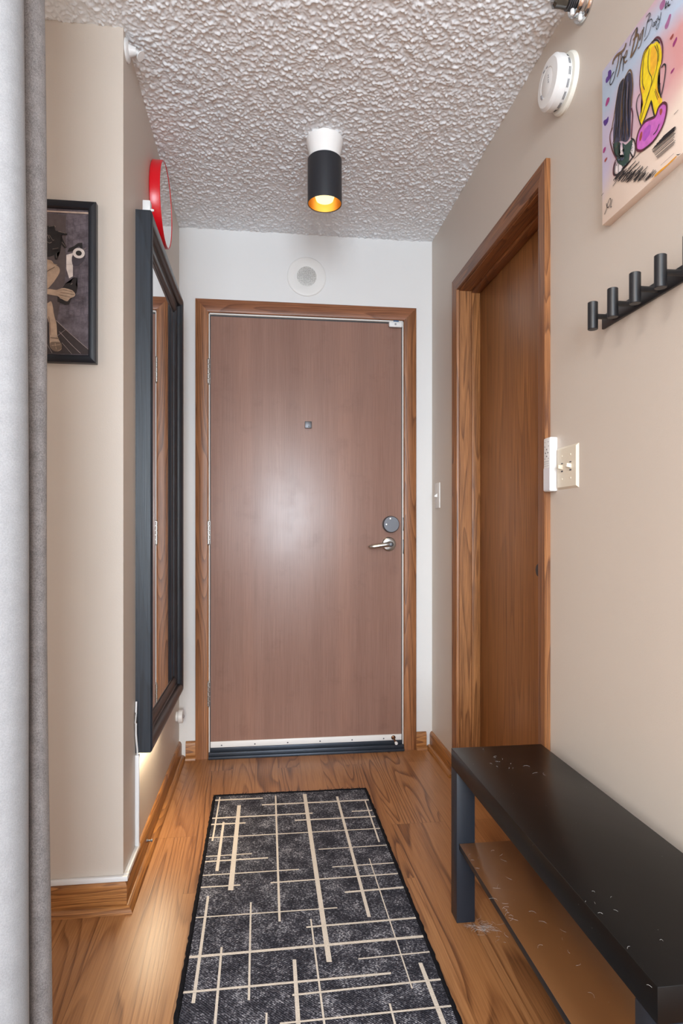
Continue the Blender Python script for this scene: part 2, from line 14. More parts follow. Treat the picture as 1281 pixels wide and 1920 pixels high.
CANVAS_STROKES=[('bronze', 0.0027, [(1.3162, 2.0993), (1.3135, 2.1064), (1.3001, 2.1075), (1.2818, 2.101), (1.2702, 2.1002), (1.2639, 2.107)]), ('ink', 0.0013, [(1.2909, 2.1028), (1.2953, 2.0882), (1.3028, 2.0758), (1.3103, 2.0647), (1.3176, 2.0594), (1.3258, 2.0599), (1.3277, 2.0682), (1.3211, 2.0771), (1.3103, 2.0791)]), ('bronze', 0.0019, [(1.2909, 2.1042), (1.2948, 2.0893), (1.3012, 2.0791)]), ('bronze', 0.0018, [(1.2813, 2.1013), (1.2844, 2.0845), (1.2922, 2.0665), (1.2996, 2.0585)]), ('ink', 0.0014, [(1.2883, 2.0755), (1.2779, 2.087), (1.2741, 2.0782), (1.2771, 2.0555)]), ('bronze', 0.0016, [(1.2741, 2.0826), (1.2639, 2.0778), (1.2602, 2.0859), (1.2639, 2.088), (1.271, 2.0803), (1.269, 2.0678), (1.2594, 2.0664)]), ('bronze', 0.0026, [(1.2248, 2.1077), (1.2332, 2.0887), (1.2429, 2.0705), (1.2478, 2.062)]), ('ink', 0.0012, [(1.2502, 2.0891), (1.2453, 2.1026), (1.2344, 2.1068), (1.2236, 2.1074), (1.2248, 2.0963), (1.2315, 2.0917), (1.238, 2.0918)]), ('bronze', 0.0026, [(1.238, 2.0925), (1.2236, 2.0925), (1.2189, 2.0832), (1.2284, 2.0679), (1.2465, 2.0618)]), ('ink', 0.0012, [(1.2119, 2.086), (1.2154, 2.0748)]), ('bronze', 0.0013, [(1.2038, 2.088), (1.2119, 2.0832), (1.2142, 2.0738), (1.2049, 2.0819), (1.2003, 2.0901), (1.2072, 2.0684), (1.2154, 2.0607), (1.2213, 2.0624)]), ('ink', 0.0009, [(1.1812, 2.1007), (1.1879, 2.0904), (1.1935, 2.0783), (1.1974, 2.0669)]), ('ink', 0.0008, [(1.1928, 2.1041), (1.1812, 2.1034), (1.1785, 2.0964), (1.1834, 2.0922), (1.1897, 2.0904)]), ('ink', 0.0008, [(1.189, 2.0906), (1.1757, 2.0866), (1.1724, 2.0777), (1.179, 2.0681), (1.1879, 2.0614), (1.1997, 2.061)]), ('ink', 0.0008, [(1.168, 2.0728), (1.1706, 2.0675), (1.1669, 2.0659), (1.165, 2.0704), (1.168, 2.0735)]), ('ink', 0.0008, [(1.1615, 2.0709), (1.1641, 2.0649), (1.1604, 2.0626), (1.1589, 2.0675), (1.1615, 2.0709)]), ('ink', 0.0008, [(1.1534, 2.0757), (1.1583, 2.0643)]), ('ink', 0.0007, [(1.1594, 2.0719), (1.1513, 2.0693)]), ('ink', 0.0008, [(1.1504, 2.0726), (1.1519, 2.0664), (1.147, 2.0638), (1.1433, 2.074), (1.1491, 2.0575), (1.1561, 2.0504), (1.1587, 2.0565), (1.1519, 2.0591)]), ('ink', 0.0013, [(1.127, 2.0821), (1.131, 2.0718), (1.1249, 2.0712)]), ('ink', 0.0009, [(1.13, 2.0768), (1.1235, 2.0759)]), ('ink', 0.0013, [(1.1209, 2.077), (1.1223, 2.069), (1.1155, 2.0659)]), ('ink', 0.001, [(1.1119, 2.0703), (1.1095, 2.069)]), ('bronze', 0.0018, [(1.2715, 2.0352), (1.2883, 2.0339), (1.2988, 2.013), (1.3081, 1.9848), (1.3189, 1.9587), (1.3266, 1.9469), (1.3258, 1.9296), (1.3162, 1.9039), (1.3001, 1.8762)]), ('bronze', 0.0018, [(1.269, 2.0333), (1.2515, 2.0387), (1.2421, 2.0225), (1.2392, 1.9932), (1.2429, 1.9699), (1.2441, 1.9535)]), ('maroon', 0.002, [(1.2441, 1.9521), (1.2397, 1.9362), (1.2416, 1.916), (1.2446, 1.8877)]), ('maroon', 0.0013, [(1.3148, 1.9561), (1.3266, 1.9469), (1.3258, 1.9296), (1.3162, 1.9024), (1.3001, 1.8747)]), ('ink', 0.0011, [(1.2741, 2.0341), (1.287, 2.0345), (1.2975, 2.0121), (1.3068, 1.9809)]), ('ink', 0.0011, [(1.2639, 2.0355), (1.2728, 2.017), (1.2818, 1.9791), (1.2922, 1.9414)]), ('ink', 0.0008, [(1.2539, 2.034), (1.249, 2.0073), (1.2539, 1.9747), (1.2564, 1.9329), (1.2539, 1.895)]), ('ink', 0.0011, [(1.2896, 2.0141), (1.3001, 1.9765), (1.3054, 1.935), (1.3162, 1.9191)]), ('ink', 0.0012, [(1.269, 2.0143), (1.2741, 1.9591), (1.2715, 1.8988)]), ('bronze', 0.0007, [(1.2664, 2.0271), (1.2664, 1.9833), (1.269, 1.9265), (1.2639, 1.894)]), ('bronze', 0.0007, [(1.2792, 2.0289), (1.2844, 1.9956), (1.2896, 1.962), (1.3028, 1.9333), (1.3148, 1.9107)]), ('slate', 0.0009, [(1.2589, 2.029), (1.2589, 1.9926), (1.2614, 1.9507)]), ('slate', 0.001, [(1.2844, 2.0178), (1.2922, 1.9787), (1.2975, 1.9448)]), ('slate', 0.0008, [(1.2741, 2.0106), (1.2779, 1.9617), (1.2844, 1.9142)]), ('bronze', 0.0005, [(1.249, 2.0146), (1.249, 1.9713), (1.2515, 1.9368)]), ('bronze', 0.0005, [(1.287, 1.9559), (1.2792, 1.9257), (1.2922, 1.9042), (1.3108, 1.9036)]), ('ink', 0.0017, [(1.3135, 1.9189), (1.3068, 1.8907), (1.2948, 1.8775)]), ('ink', 0.0012, [(1.2948, 1.9133), (1.2922, 1.8774), (1.2715, 1.8643), (1.2766, 1.8828)]), ('ink', 0.0016, [(1.2453, 1.8874), (1.2344, 1.877), (1.2296, 1.8626), (1.2308, 1.8477), (1.238, 1.8428), (1.2478, 1.8594)]), ('maroon', 0.0016, [(1.3028, 1.8762), (1.3121, 1.8667), (1.3129, 1.849), (1.3001, 1.8387)]), ('ink', 0.0018, [(1.3041, 1.871), (1.3094, 1.8621), (1.3086, 1.8466), (1.2948, 1.8387), (1.2741, 1.8386), (1.2564, 1.84), (1.238, 1.8435)]), ('ink', 0.0011, [(1.2922, 1.8595), (1.2935, 1.8394)]), ('ink', 0.001, [(1.2792, 1.849), (1.2715, 1.8386)]), ('ink', 0.0009, [(1.2339, 1.8368), (1.2015, 1.837)]), ('maroon', 0.0019, [(1.1724, 2.0356), (1.1594, 2.0355), (1.1477, 2.025), (1.1393, 2.0045), (1.1393, 1.9819), (1.1424, 1.9697)]), ('ink', 0.0013, [(1.179, 2.0373), (1.168, 2.0362), (1.1551, 2.0274), (1.1477, 2.0156)]), ('ink', 0.0014, [(1.1435, 1.9705), (1.1508, 1.9586), (1.153, 1.9387), (1.1466, 1.9142), (1.1424, 1.9033)]), ('maroon', 0.0013, [(1.179, 2.0373), (1.1992, 2.037), (1.2096, 2.0142), (1.2142, 1.9825), (1.2072, 1.9523), (1.2038, 1.9332)]), ('ink', 0.0009, [(1.1834, 2.0359), (1.1992, 2.0287), (1.2038, 1.9959), (1.2038, 1.975), (1.1969, 1.9576)]), ('ink', 0.0008, [(1.1812, 2.0315), (1.1856, 2.0102), (1.1834, 1.9865), (1.1735, 1.9656), (1.1768, 1.9489), (1.1969, 1.9216), (1.2107, 1.9029)]), ('ink', 0.0007, [(1.1637, 2.0234), (1.154, 1.9998), (1.1561, 1.9772), (1.1615, 1.965), (1.1724, 1.9526), (1.1924, 1.9323)]), ('ink', 0.0007, [(1.1572, 2.021), (1.1508, 2.0), (1.1519, 1.9821)]), ('ink', 0.0007, [(1.1637, 1.9315), (1.154, 1.9073)]), ('ink', 0.0007, [(1.1615, 1.934), (1.1508, 1.9091)]), ('ink', 0.0018, [(1.1746, 1.92), (1.1856, 1.9084), (1.2038, 1.8914), (1.2107, 1.8903)]), ('ink', 0.002, [(1.1757, 1.9208), (1.1691, 1.8973), (1.1637, 1.8801)]), ('ink', 0.0016, [(1.1424, 1.963), (1.1341, 1.9635), (1.129, 1.9544), (1.1331, 1.9311), (1.1435, 1.908), (1.1477, 1.9282), (1.1456, 1.9347)]), ('ink', 0.0014, [(1.213, 1.9606), (1.2224, 1.9558), (1.2253, 1.9408), (1.2189, 1.9167), (1.2089, 1.8891)]), ('maroon', 0.0023, [(1.1362, 1.8897), (1.1264, 1.879), (1.127, 1.8624), (1.1362, 1.8461), (1.153, 1.8368), (1.1724, 1.8328), (1.2015, 1.8363), (1.2154, 1.8426), (1.2253, 1.8529), (1.2253, 1.8699), (1.2165, 1.8856), (1.1981, 1.8911), (1.1812, 1.8869), (1.1615, 1.8794), (1.1508, 1.8903), (1.1362, 1.8897)]), ('ink', 0.0009, [(1.1981, 1.8918), (1.1812, 1.8879), (1.1615, 1.88)]), ('ink', 0.001, [(1.1487, 1.8555), (1.1572, 1.8476), (1.168, 1.8464)]), ('ink', 0.0011, [(1.2015, 1.8349), (1.1724, 1.8315), (1.1508, 1.8355)]), ('ochre', 0.0037, [(1.1637, 1.7585), (1.1445, 1.7583), (1.1259, 1.7568), (1.1079, 1.7541)]), ('ochre', 0.0016, [(1.1879, 1.7557), (1.1637, 1.7571), (1.0962, 1.76)]), ('ink', 0.0007, [(1.104, 1.8444), (1.0914, 1.845)]), ('ink', 0.0006, [(1.0904, 1.759), (1.0962, 1.7625), (1.0809, 1.7546)]), ('maroon', 0.0004, [(1.1445, 1.7703), (1.104, 1.7698)]), ('ink', 0.0009, [(1.3495, 1.7767), (1.3411, 1.7848), (1.3341, 1.7965), (1.3258, 1.8016), (1.323, 1.7938), (1.3299, 1.7851), (1.3382, 1.7879), (1.3411, 1.7986)]), ('ink', 0.0008, [(1.3162, 1.7947), (1.3238, 1.7812), (1.3184, 1.7795)]), ('ink', 0.0009, [(1.3624, 1.8271), (1.353, 1.8285)]), ('ink', 0.0014, [(1.3129, 1.8347), (1.2878, 1.8398)]), ('ink', 0.0016, [(1.3059, 1.8341), (1.2859, 1.8382)]), ('ink', 0.0013, [(1.305, 1.8324), (1.2725, 1.8391)]), ('ink', 0.0011, [(1.2966, 1.8261), (1.2692, 1.8319)]), ('ink', 0.0015, [(1.2944, 1.8222), (1.2687, 1.8277)]), ('ink', 0.0014, [(1.2904, 1.8253), (1.2621, 1.8314)]), ('ink', 0.0013, [(1.2895, 1.8251), (1.2601, 1.8313)]), ('ink', 0.0017, [(1.2825, 1.8155), (1.2555, 1.8215)]), ('ink', 0.0017, [(1.2813, 1.8153), (1.2577, 1.8206)]), ('ink', 0.001, [(1.2739, 1.8159), (1.2543, 1.8202)]), ('ink', 0.0012, [(1.2696, 1.8112), (1.2446, 1.8169)]), ('ink', 0.0014, [(1.2694, 1.8114), (1.2478, 1.8163)]), ('ink', 0.0016, [(1.2652, 1.8057), (1.2401, 1.8115)]), ('ink', 0.001, [(1.2596, 1.8019), (1.2349, 1.8077)]), ('ink', 0.0013, [(1.256, 1.8001), (1.2291, 1.8065)]), ('ink', 0.0013, [(1.2535, 1.8036), (1.2277, 1.8097)]), ('ink', 0.0016, [(1.2531, 1.8044), (1.2273, 1.8104)]), ('ink', 0.001, [(1.251, 1.7984), (1.2302, 1.8034)]), ('ink', 0.0009, [(1.246, 1.7958), (1.2206, 1.8019)]), ('ink', 0.0011, [(1.2401, 1.7972), (1.2167, 1.8028)]), ('ink', 0.0016, [(1.2347, 1.7881), (1.2139, 1.7933)]), ('ink', 0.0009, [(1.2354, 1.7943), (1.2137, 1.7996)]), ('ink', 0.001, [(1.2327, 1.7907), (1.2112, 1.796)]), ('ink', 0.0016, [(1.2304, 1.7865), (1.2121, 1.7911)]), ('ink', 0.0012, [(1.2209, 1.7843), (1.2015, 1.7892)]), ('ink', 0.0013, [(1.2193, 1.782), (1.1992, 1.7871)]), ('ink', 0.0014, [(1.2138, 1.7795), (1.1953, 1.7843)]), ('ink', 0.0012, [(1.2154, 1.7817), (1.1918, 1.7878)]), ('ink', 0.0013, [(1.2099, 1.7804), (1.1919, 1.7851)]), ('ink', 0.0009, [(1.2102, 1.7768), (1.1904, 1.782)]), ('ink', 0.0011, [(1.2027, 1.7735), (1.1828, 1.7788)]), ('ink', 0.0009, [(1.1989, 1.7697), (1.1851, 1.7734)]), ('ink', 0.0011, [(1.1958, 1.7665), (1.1802, 1.7708)]), ('ink', 0.0011, [(1.1931, 1.769), (1.1767, 1.7735)]), ('ink', 0.0011, [(1.1914, 1.7664), (1.1757, 1.7707)]), ('ink', 0.0013, [(1.1855, 1.7666), (1.1678, 1.7714)]), ('ink', 0.001, [(1.1854, 1.7694), (1.1659, 1.7747)]), ('ink', 0.0009, [(1.183, 1.7667), (1.1646, 1.7718)]), ('ink', 0.0011, [(1.1789, 1.7651), (1.1597, 1.7704)]), ('ink', 0.0013, [(1.1722, 1.7623), (1.1574, 1.7665)]), ('ink', 0.0011, [(1.3135, 1.8227), (1.2844, 1.8289)]), ('ink', 0.0011, [(1.3076, 1.8285), (1.2787, 1.8333)]), ('ink', 0.0011, [(1.3017, 1.8305), (1.273, 1.8341)]), ('ink', 0.0011, [(1.2959, 1.8303), (1.2675, 1.8327)]), ('ink', 0.001, [(1.2901, 1.8209), (1.2619, 1.8223)]), ('ink', 0.0011, [(1.2844, 1.8249), (1.2564, 1.8251)]), ('ink', 0.0011, [(1.2787, 1.812), (1.251, 1.8113)]), ('ink', 0.001, [(1.273, 1.8095), (1.2455, 1.8076)]), ('ink', 0.001, [(1.2675, 1.819), (1.2402, 1.8159)]), ('ink', 0.001, [(1.2619, 1.8154), (1.2349, 1.8112)]), ('ink', 0.0009, [(1.1341, 1.8216), (1.0996, 1.8187)]), ('ink', 0.0007, [(1.1362, 1.8224), (1.1031, 1.8195)]), ('ink', 0.0007, [(1.1382, 1.8211), (1.1021, 1.8181)]), ('ink', 0.0007, [(1.1403, 1.8217), (1.1011, 1.8183)]), ('ink', 0.0005, [(1.1424, 1.8204), (1.1029, 1.817)]), ('ink', 0.0011, [(1.1444, 1.8201), (1.098, 1.8161)]), ('ink', 0.001, [(1.1465, 1.8209), (1.0975, 1.8167)]), ('ink', 0.0009, [(1.1486, 1.8211), (1.0989, 1.8168)]), ('ink', 0.0007, [(1.1507, 1.8199), (1.1004, 1.8157)]), ('ink', 0.0006, [(1.1528, 1.8203), (1.1024, 1.8161)]), ('ink', 0.0009, [(1.1549, 1.8195), (1.102, 1.8151)]), ('ink', 0.0009, [(1.1571, 1.8204), (1.0978, 1.8154)]), ('ink', 0.001, [(1.1592, 1.8182), (1.0979, 1.8132)]), ('ink', 0.0009, [(1.1613, 1.8187), (1.1039, 1.814)]), ('ink', 0.0009, [(1.1635, 1.8193), (1.1019, 1.8143)]), ('ink', 0.001, [(1.1656, 1.8183), (1.1012, 1.813)]), ('ink', 0.0007, [(1.1678, 1.8178), (1.1016, 1.8125)]), ('ink', 0.0009, [(1.1699, 1.817), (1.1007, 1.8115)]), ('ink', 0.0008, [(1.1711, 1.8173), (1.1026, 1.8118)]), ('ink', 0.0009, [(1.1697, 1.8138), (1.1028, 1.8086)]), ('ink', 0.001, [(1.1681, 1.811), (1.0985, 1.8057)]), ('ink', 0.001, [(1.1664, 1.8104), (1.0997, 1.8054)]), ('ink', 0.0007, [(1.1648, 1.8077), (1.1021, 1.8031)]), ('ink', 0.0008, [(1.1631, 1.8041), (1.1011, 1.7997)]), ('ink', 0.0006, [(1.1615, 1.801), (1.104, 1.7971)]), ('ink', 0.0006, [(1.1599, 1.7998), (1.1031, 1.796)]), ('ink', 0.0006, [(1.1582, 1.7955), (1.0982, 1.7916)]), ('ink', 0.0007, [(1.1566, 1.7939), (1.1018, 1.7905)]), ('ink', 0.0008, [(1.155, 1.7917), (1.0996, 1.7883)]), ('ink', 0.0007, [(1.1534, 1.7892), (1.1027, 1.7862)]), ('ink', 0.001, [(1.2425, 1.8177), (1.2185, 1.818), (1.2138, 1.8194)]), ('ink', 0.001, [(1.2593, 1.8076), (1.2348, 1.8081), (1.23, 1.8096)]), ('ink', 0.0011, [(1.2793, 1.8404), (1.254, 1.8403), (1.2491, 1.8417)]), ('ink', 0.001, [(1.2378, 1.8068), (1.214, 1.8073), (1.2094, 1.8088)]), ('ink', 0.001, [(1.2593, 1.8054), (1.2348, 1.8059), (1.23, 1.8074)]), ('ink', 0.001, [(1.2361, 1.7917), (1.2124, 1.7925), (1.2077, 1.794)]), ('ink', 0.001, [(1.2601, 1.8176), (1.2355, 1.8178), (1.2307, 1.8193)]), ('ink', 0.001, [(1.2286, 1.7975), (1.2051, 1.7981), (1.2005, 1.7997)]), ('ink', 0.001, [(1.2294, 1.8004), (1.2059, 1.801), (1.2013, 1.8025)]), ('ink', 0.001, [(1.2726, 1.8237), (1.2476, 1.8239), (1.2427, 1.8254)]), ('ink', 0.001, [(1.2293, 1.7966), (1.2058, 1.7973), (1.2012, 1.7988)]), ('ink', 0.001, [(1.255, 1.8267), (1.2306, 1.8268), (1.2258, 1.8282)]), ('ink', 0.0009, [(1.2123, 1.7905), (1.1894, 1.7913), (1.185, 1.7928)]), ('ink', 0.0011, [(1.2599, 1.8006), (1.2354, 1.8012), (1.2305, 1.8027)]), ('ink', 0.001, [(1.2204, 1.7798), (1.1973, 1.7808), (1.1927, 1.7823)]), ('ink', 0.001, [(1.2512, 1.8181), (1.2269, 1.8184), (1.2222, 1.8199)]), ('bronze', 0.0007, [(1.2566, 2.0176), (1.2616, 1.9726), (1.2597, 1.942)]), ('ink', 0.0007, [(1.2634, 2.0217), (1.2704, 1.9787), (1.2714, 1.9122)]), ('ink', 0.0007, [(1.2659, 2.0237), (1.2736, 1.9808), (1.2755, 1.9158)]), ('ink', 0.0007, [(1.2766, 2.032), (1.2793, 1.9848), (1.2737, 1.9562)]), ('slate', 0.0007, [(1.2564, 2.0164), (1.2614, 1.9725), (1.2595, 1.9265)]), ('bronze', 0.0007, [(1.2557, 2.016), (1.2608, 1.9721), (1.259, 1.9417)]), ('ink', 0.0007, [(1.263, 2.0259), (1.2707, 1.9789), (1.2728, 1.8996)]), ('ink', 0.0007, [(1.2649, 2.0268), (1.2725, 1.9801), (1.2744, 1.912)]), ('ink', 0.0007, [(1.2532, 2.0159), (1.2572, 1.9697), (1.2539, 1.9002)]), ('ink', 0.0007, [(1.2741, 2.0327), (1.2857, 1.9891), (1.2936, 1.9177)]), ('bronze', 0.0007, [(1.2722, 2.0312), (1.2766, 1.9829), (1.2737, 1.9478)]), ('bronze', 0.0007, [(1.2531, 2.0134), (1.2574, 1.9698), (1.2545, 1.9096)]), ('bronze', 0.0007, [(1.2726, 2.0281), (1.2789, 1.9845), (1.2787, 1.939)]), ('bronze', 0.0007, [(1.2675, 2.0285), (1.2773, 1.9834), (1.2824, 1.9046)]), ('ink', 0.0007, [(1.2545, 2.0194), (1.2593, 1.9711), (1.2572, 1.9234)]), ('bronze', 0.0007, [(1.2537, 2.016), (1.2579, 1.9701), (1.2548, 1.9007)]), ('ink', 0.0007, [(1.2753, 2.0342), (1.2873, 1.9902), (1.2957, 1.9198)]), ('slate', 0.0007, [(1.2532, 2.0152), (1.2577, 1.97), (1.255, 1.9151)]), ('slate', 0.0007, [(1.2625, 2.0206), (1.2697, 1.9782), (1.271, 1.9044)]), ('bronze', 0.0007, [(1.2716, 2.0312), (1.2773, 1.9834), (1.2761, 1.9415)]), ('bronze', 0.0007, [(1.2725, 2.0284), (1.2806, 1.9857), (1.2832, 1.9298)]), ('bronze', 0.0007, [(1.2517, 2.0139), (1.257, 1.9695), (1.2555, 1.938)]), ('ink', 0.0007, [(1.263, 2.0233), (1.2678, 1.9769), (1.2657, 1.9409)]), ('bronze', 0.0007, [(1.2554, 2.0161), (1.26, 1.9716), (1.2576, 1.9042)]), ('ink', 0.0007, [(1.2779, 2.0316), (1.2911, 1.9928), (1.3014, 1.9219)]), ('ink', 0.0007, [(1.2575, 2.0166), (1.2628, 1.9735), (1.2612, 1.9109)]), ('ink', 0.0007, [(1.2724, 2.0283), (1.2832, 1.9874), (1.2898, 1.9163)]), ('ink', 0.0007, [(1.2618, 2.02), (1.2665, 1.976), (1.2641, 1.9441)]), ('slate', 0.0007, [(1.2551, 2.0194), (1.2601, 1.9717), (1.2582, 1.933)]), ('ink', 0.0007, [(1.2569, 2.0212), (1.2619, 1.9729), (1.26, 1.9442)]), ('slate', 0.0007, [(1.271, 2.0292), (1.2811, 1.986), (1.2867, 1.9156)]), ('ink', 0.0007, [(1.2697, 2.029), (1.2786, 1.9843), (1.2824, 1.9191)]), ('ink', 0.0007, [(1.2656, 2.0242), (1.2716, 1.9795), (1.2712, 1.9304)]), ('ink', 0.0007, [(1.2655, 2.0247), (1.2731, 1.9805), (1.2751, 1.914)]), ('green', 0.0012, [(1.2963, 1.8743), (1.2942, 1.8715)]), ('green', 0.0012, [(1.2865, 1.866), (1.2844, 1.8633)]), ('green', 0.0012, [(1.2718, 1.8623), (1.2697, 1.8596)]), ('slate', 0.0012, [(1.2701, 1.8722), (1.268, 1.8696)]), ('green', 0.0012, [(1.2778, 1.8672), (1.2757, 1.8645)]), ('ink', 0.0012, [(1.2401, 1.8585), (1.2381, 1.8559)]), ('green', 0.0011, [(1.2441, 1.875), (1.2421, 1.8723)]), ('green', 0.0012, [(1.2697, 1.8475), (1.2677, 1.8448)]), ('green', 0.0012, [(1.2846, 1.8661), (1.2825, 1.8634)]), ('green', 0.0012, [(1.2758, 1.8713), (1.2738, 1.8686)]), ('green', 0.0012, [(1.2848, 1.8684), (1.2827, 1.8657)]), ('green', 0.0012, [(1.2954, 1.8723), (1.2933, 1.8695)]), ('green', 0.0012, [(1.2858, 1.8705), (1.2837, 1.8678)]), ('green', 0.0012, [(1.2956, 1.873), (1.2935, 1.8703)]), ('slate', 0.0012, [(1.2797, 1.8623), (1.2777, 1.8596)]), ('slate', 0.0012, [(1.2798, 1.8617), (1.2777, 1.8591)]), ('ink', 0.0012, [(1.2521, 1.8548), (1.2502, 1.8522)]), ('green', 0.0012, [(1.2536, 1.8605), (1.2516, 1.8579)]), ('ink', 0.0012, [(1.282, 1.864), (1.2799, 1.8613)]), ('ink', 0.0012, [(1.2917, 1.8699), (1.2896, 1.8672)]), ('ink', 0.0013, [(1.2977, 1.8617), (1.2956, 1.859)]), ('slate', 0.0012, [(1.2636, 1.8428), (1.2616, 1.8401)]), ('ink', 0.0012, [(1.2707, 1.8565), (1.2686, 1.8538)]), ('ink', 0.0012, [(1.2683, 1.8786), (1.2663, 1.8759)]), ('green', 0.0012, [(1.2886, 1.865), (1.2865, 1.8623)]), ('green', 0.0012, [(1.2832, 1.8809), (1.2812, 1.8781)]), ('green', 0.0012, [(1.2864, 1.8746), (1.2843, 1.8719)]), ('green', 0.0012, [(1.269, 1.8687), (1.267, 1.866)]), ('slate', 0.0012, [(1.2891, 1.8671), (1.287, 1.8644)]), ('ink', 0.0011, [(1.2573, 1.8421), (1.2553, 1.8394)]), ('slate', 0.0012, [(1.2822, 1.867), (1.2802, 1.8643)]), ('slate', 0.0012, [(1.2884, 1.8693), (1.2863, 1.8666)]), ('slate', 0.0011, [(1.2378, 1.87), (1.2359, 1.8673)]), ('slate', 0.0012, [(1.2679, 1.8843), (1.2659, 1.8816)]), ('green', 0.0012, [(1.2494, 1.8798), (1.2474, 1.8772)]), ('green', 0.0011, [(1.2488, 1.8715), (1.2468, 1.8688)]), ('green', 0.0012, [(1.271, 1.8558), (1.269, 1.8531)]), ('green', 0.0012, [(1.2802, 1.8672), (1.2781, 1.8645)]), ('green', 0.0012, [(1.2927, 1.8736), (1.2906, 1.8709)]), ('green', 0.0012, [(1.2856, 1.8691), (1.2835, 1.8664)]), ('green', 0.0012, [(1.2768, 1.8804), (1.2748, 1.8776)]), ('slate', 0.0012, [(1.2706, 1.8614), (1.2686, 1.8587)]), ('ink', 0.0011, [(1.2366, 1.8636), (1.2347, 1.861)]), ('ink', 0.0012, [(1.2854, 1.8705), (1.2833, 1.8678)]), ('green', 0.0013, [(1.2941, 1.8711), (1.292, 1.8684)]), ('slate', 0.0012, [(1.2944, 1.8633), (1.2923, 1.8606)]), ('green', 0.0012, [(1.2689, 1.8813), (1.2669, 1.8786)]), ('green', 0.0012, [(1.2784, 1.8665), (1.2763, 1.8638)]), ('ink', 0.0012, [(1.2758, 1.8656), (1.2738, 1.863)]), ('ink', 0.0012, [(1.2769, 1.8617), (1.2749, 1.8591)]), ('slate', 0.0011, [(1.2391, 1.8622), (1.2371, 1.8595)]), ('slate', 0.0012, [(1.2782, 1.8643), (1.2761, 1.8616)]), ('ink', 0.0012, [(1.2966, 1.8779), (1.2945, 1.8752)]), ('slate', 0.0011, [(1.249, 1.853), (1.247, 1.8503)]), ('green', 0.0012, [(1.2666, 1.8629), (1.2646, 1.8602)]), ('slate', 0.0012, [(1.2735, 1.8617), (1.2715, 1.859)]), ('green', 0.0012, [(1.2905, 1.868), (1.2884, 1.8653)]), ('ink', 0.0012, [(1.2874, 1.8704), (1.2854, 1.8677)]), ('slate', 0.0012, [(1.2776, 1.8618), (1.2755, 1.8591)]), ('slate', 0.0012, [(1.286, 1.8669), (1.2839, 1.8641)]), ('ink', 0.0012, [(1.293, 1.8764), (1.2909, 1.8736)]), ('slate', 0.0012, [(1.2919, 1.8703), (1.2898, 1.8675)]), ('ink', 0.0012, [(1.2833, 1.8683), (1.2812, 1.8655)]), ('ink', 0.0012, [(1.2947, 1.8714), (1.2926, 1.8687)]), ('green', 0.0012, [(1.2801, 1.8666), (1.2781, 1.8639)]), ('ink', 0.0013, [(1.2948, 1.8701), (1.2927, 1.8674)]), ('slate', 0.0012, [(1.2738, 1.859), (1.2718, 1.8563)]), ('ink', 0.0012, [(1.271, 1.8659), (1.269, 1.8632)]), ('slate', 0.0012, [(1.2925, 1.8755), (1.2904, 1.8728)]), ('ink', 0.0012, [(1.2804, 1.8979), (1.2784, 1.8952)])]
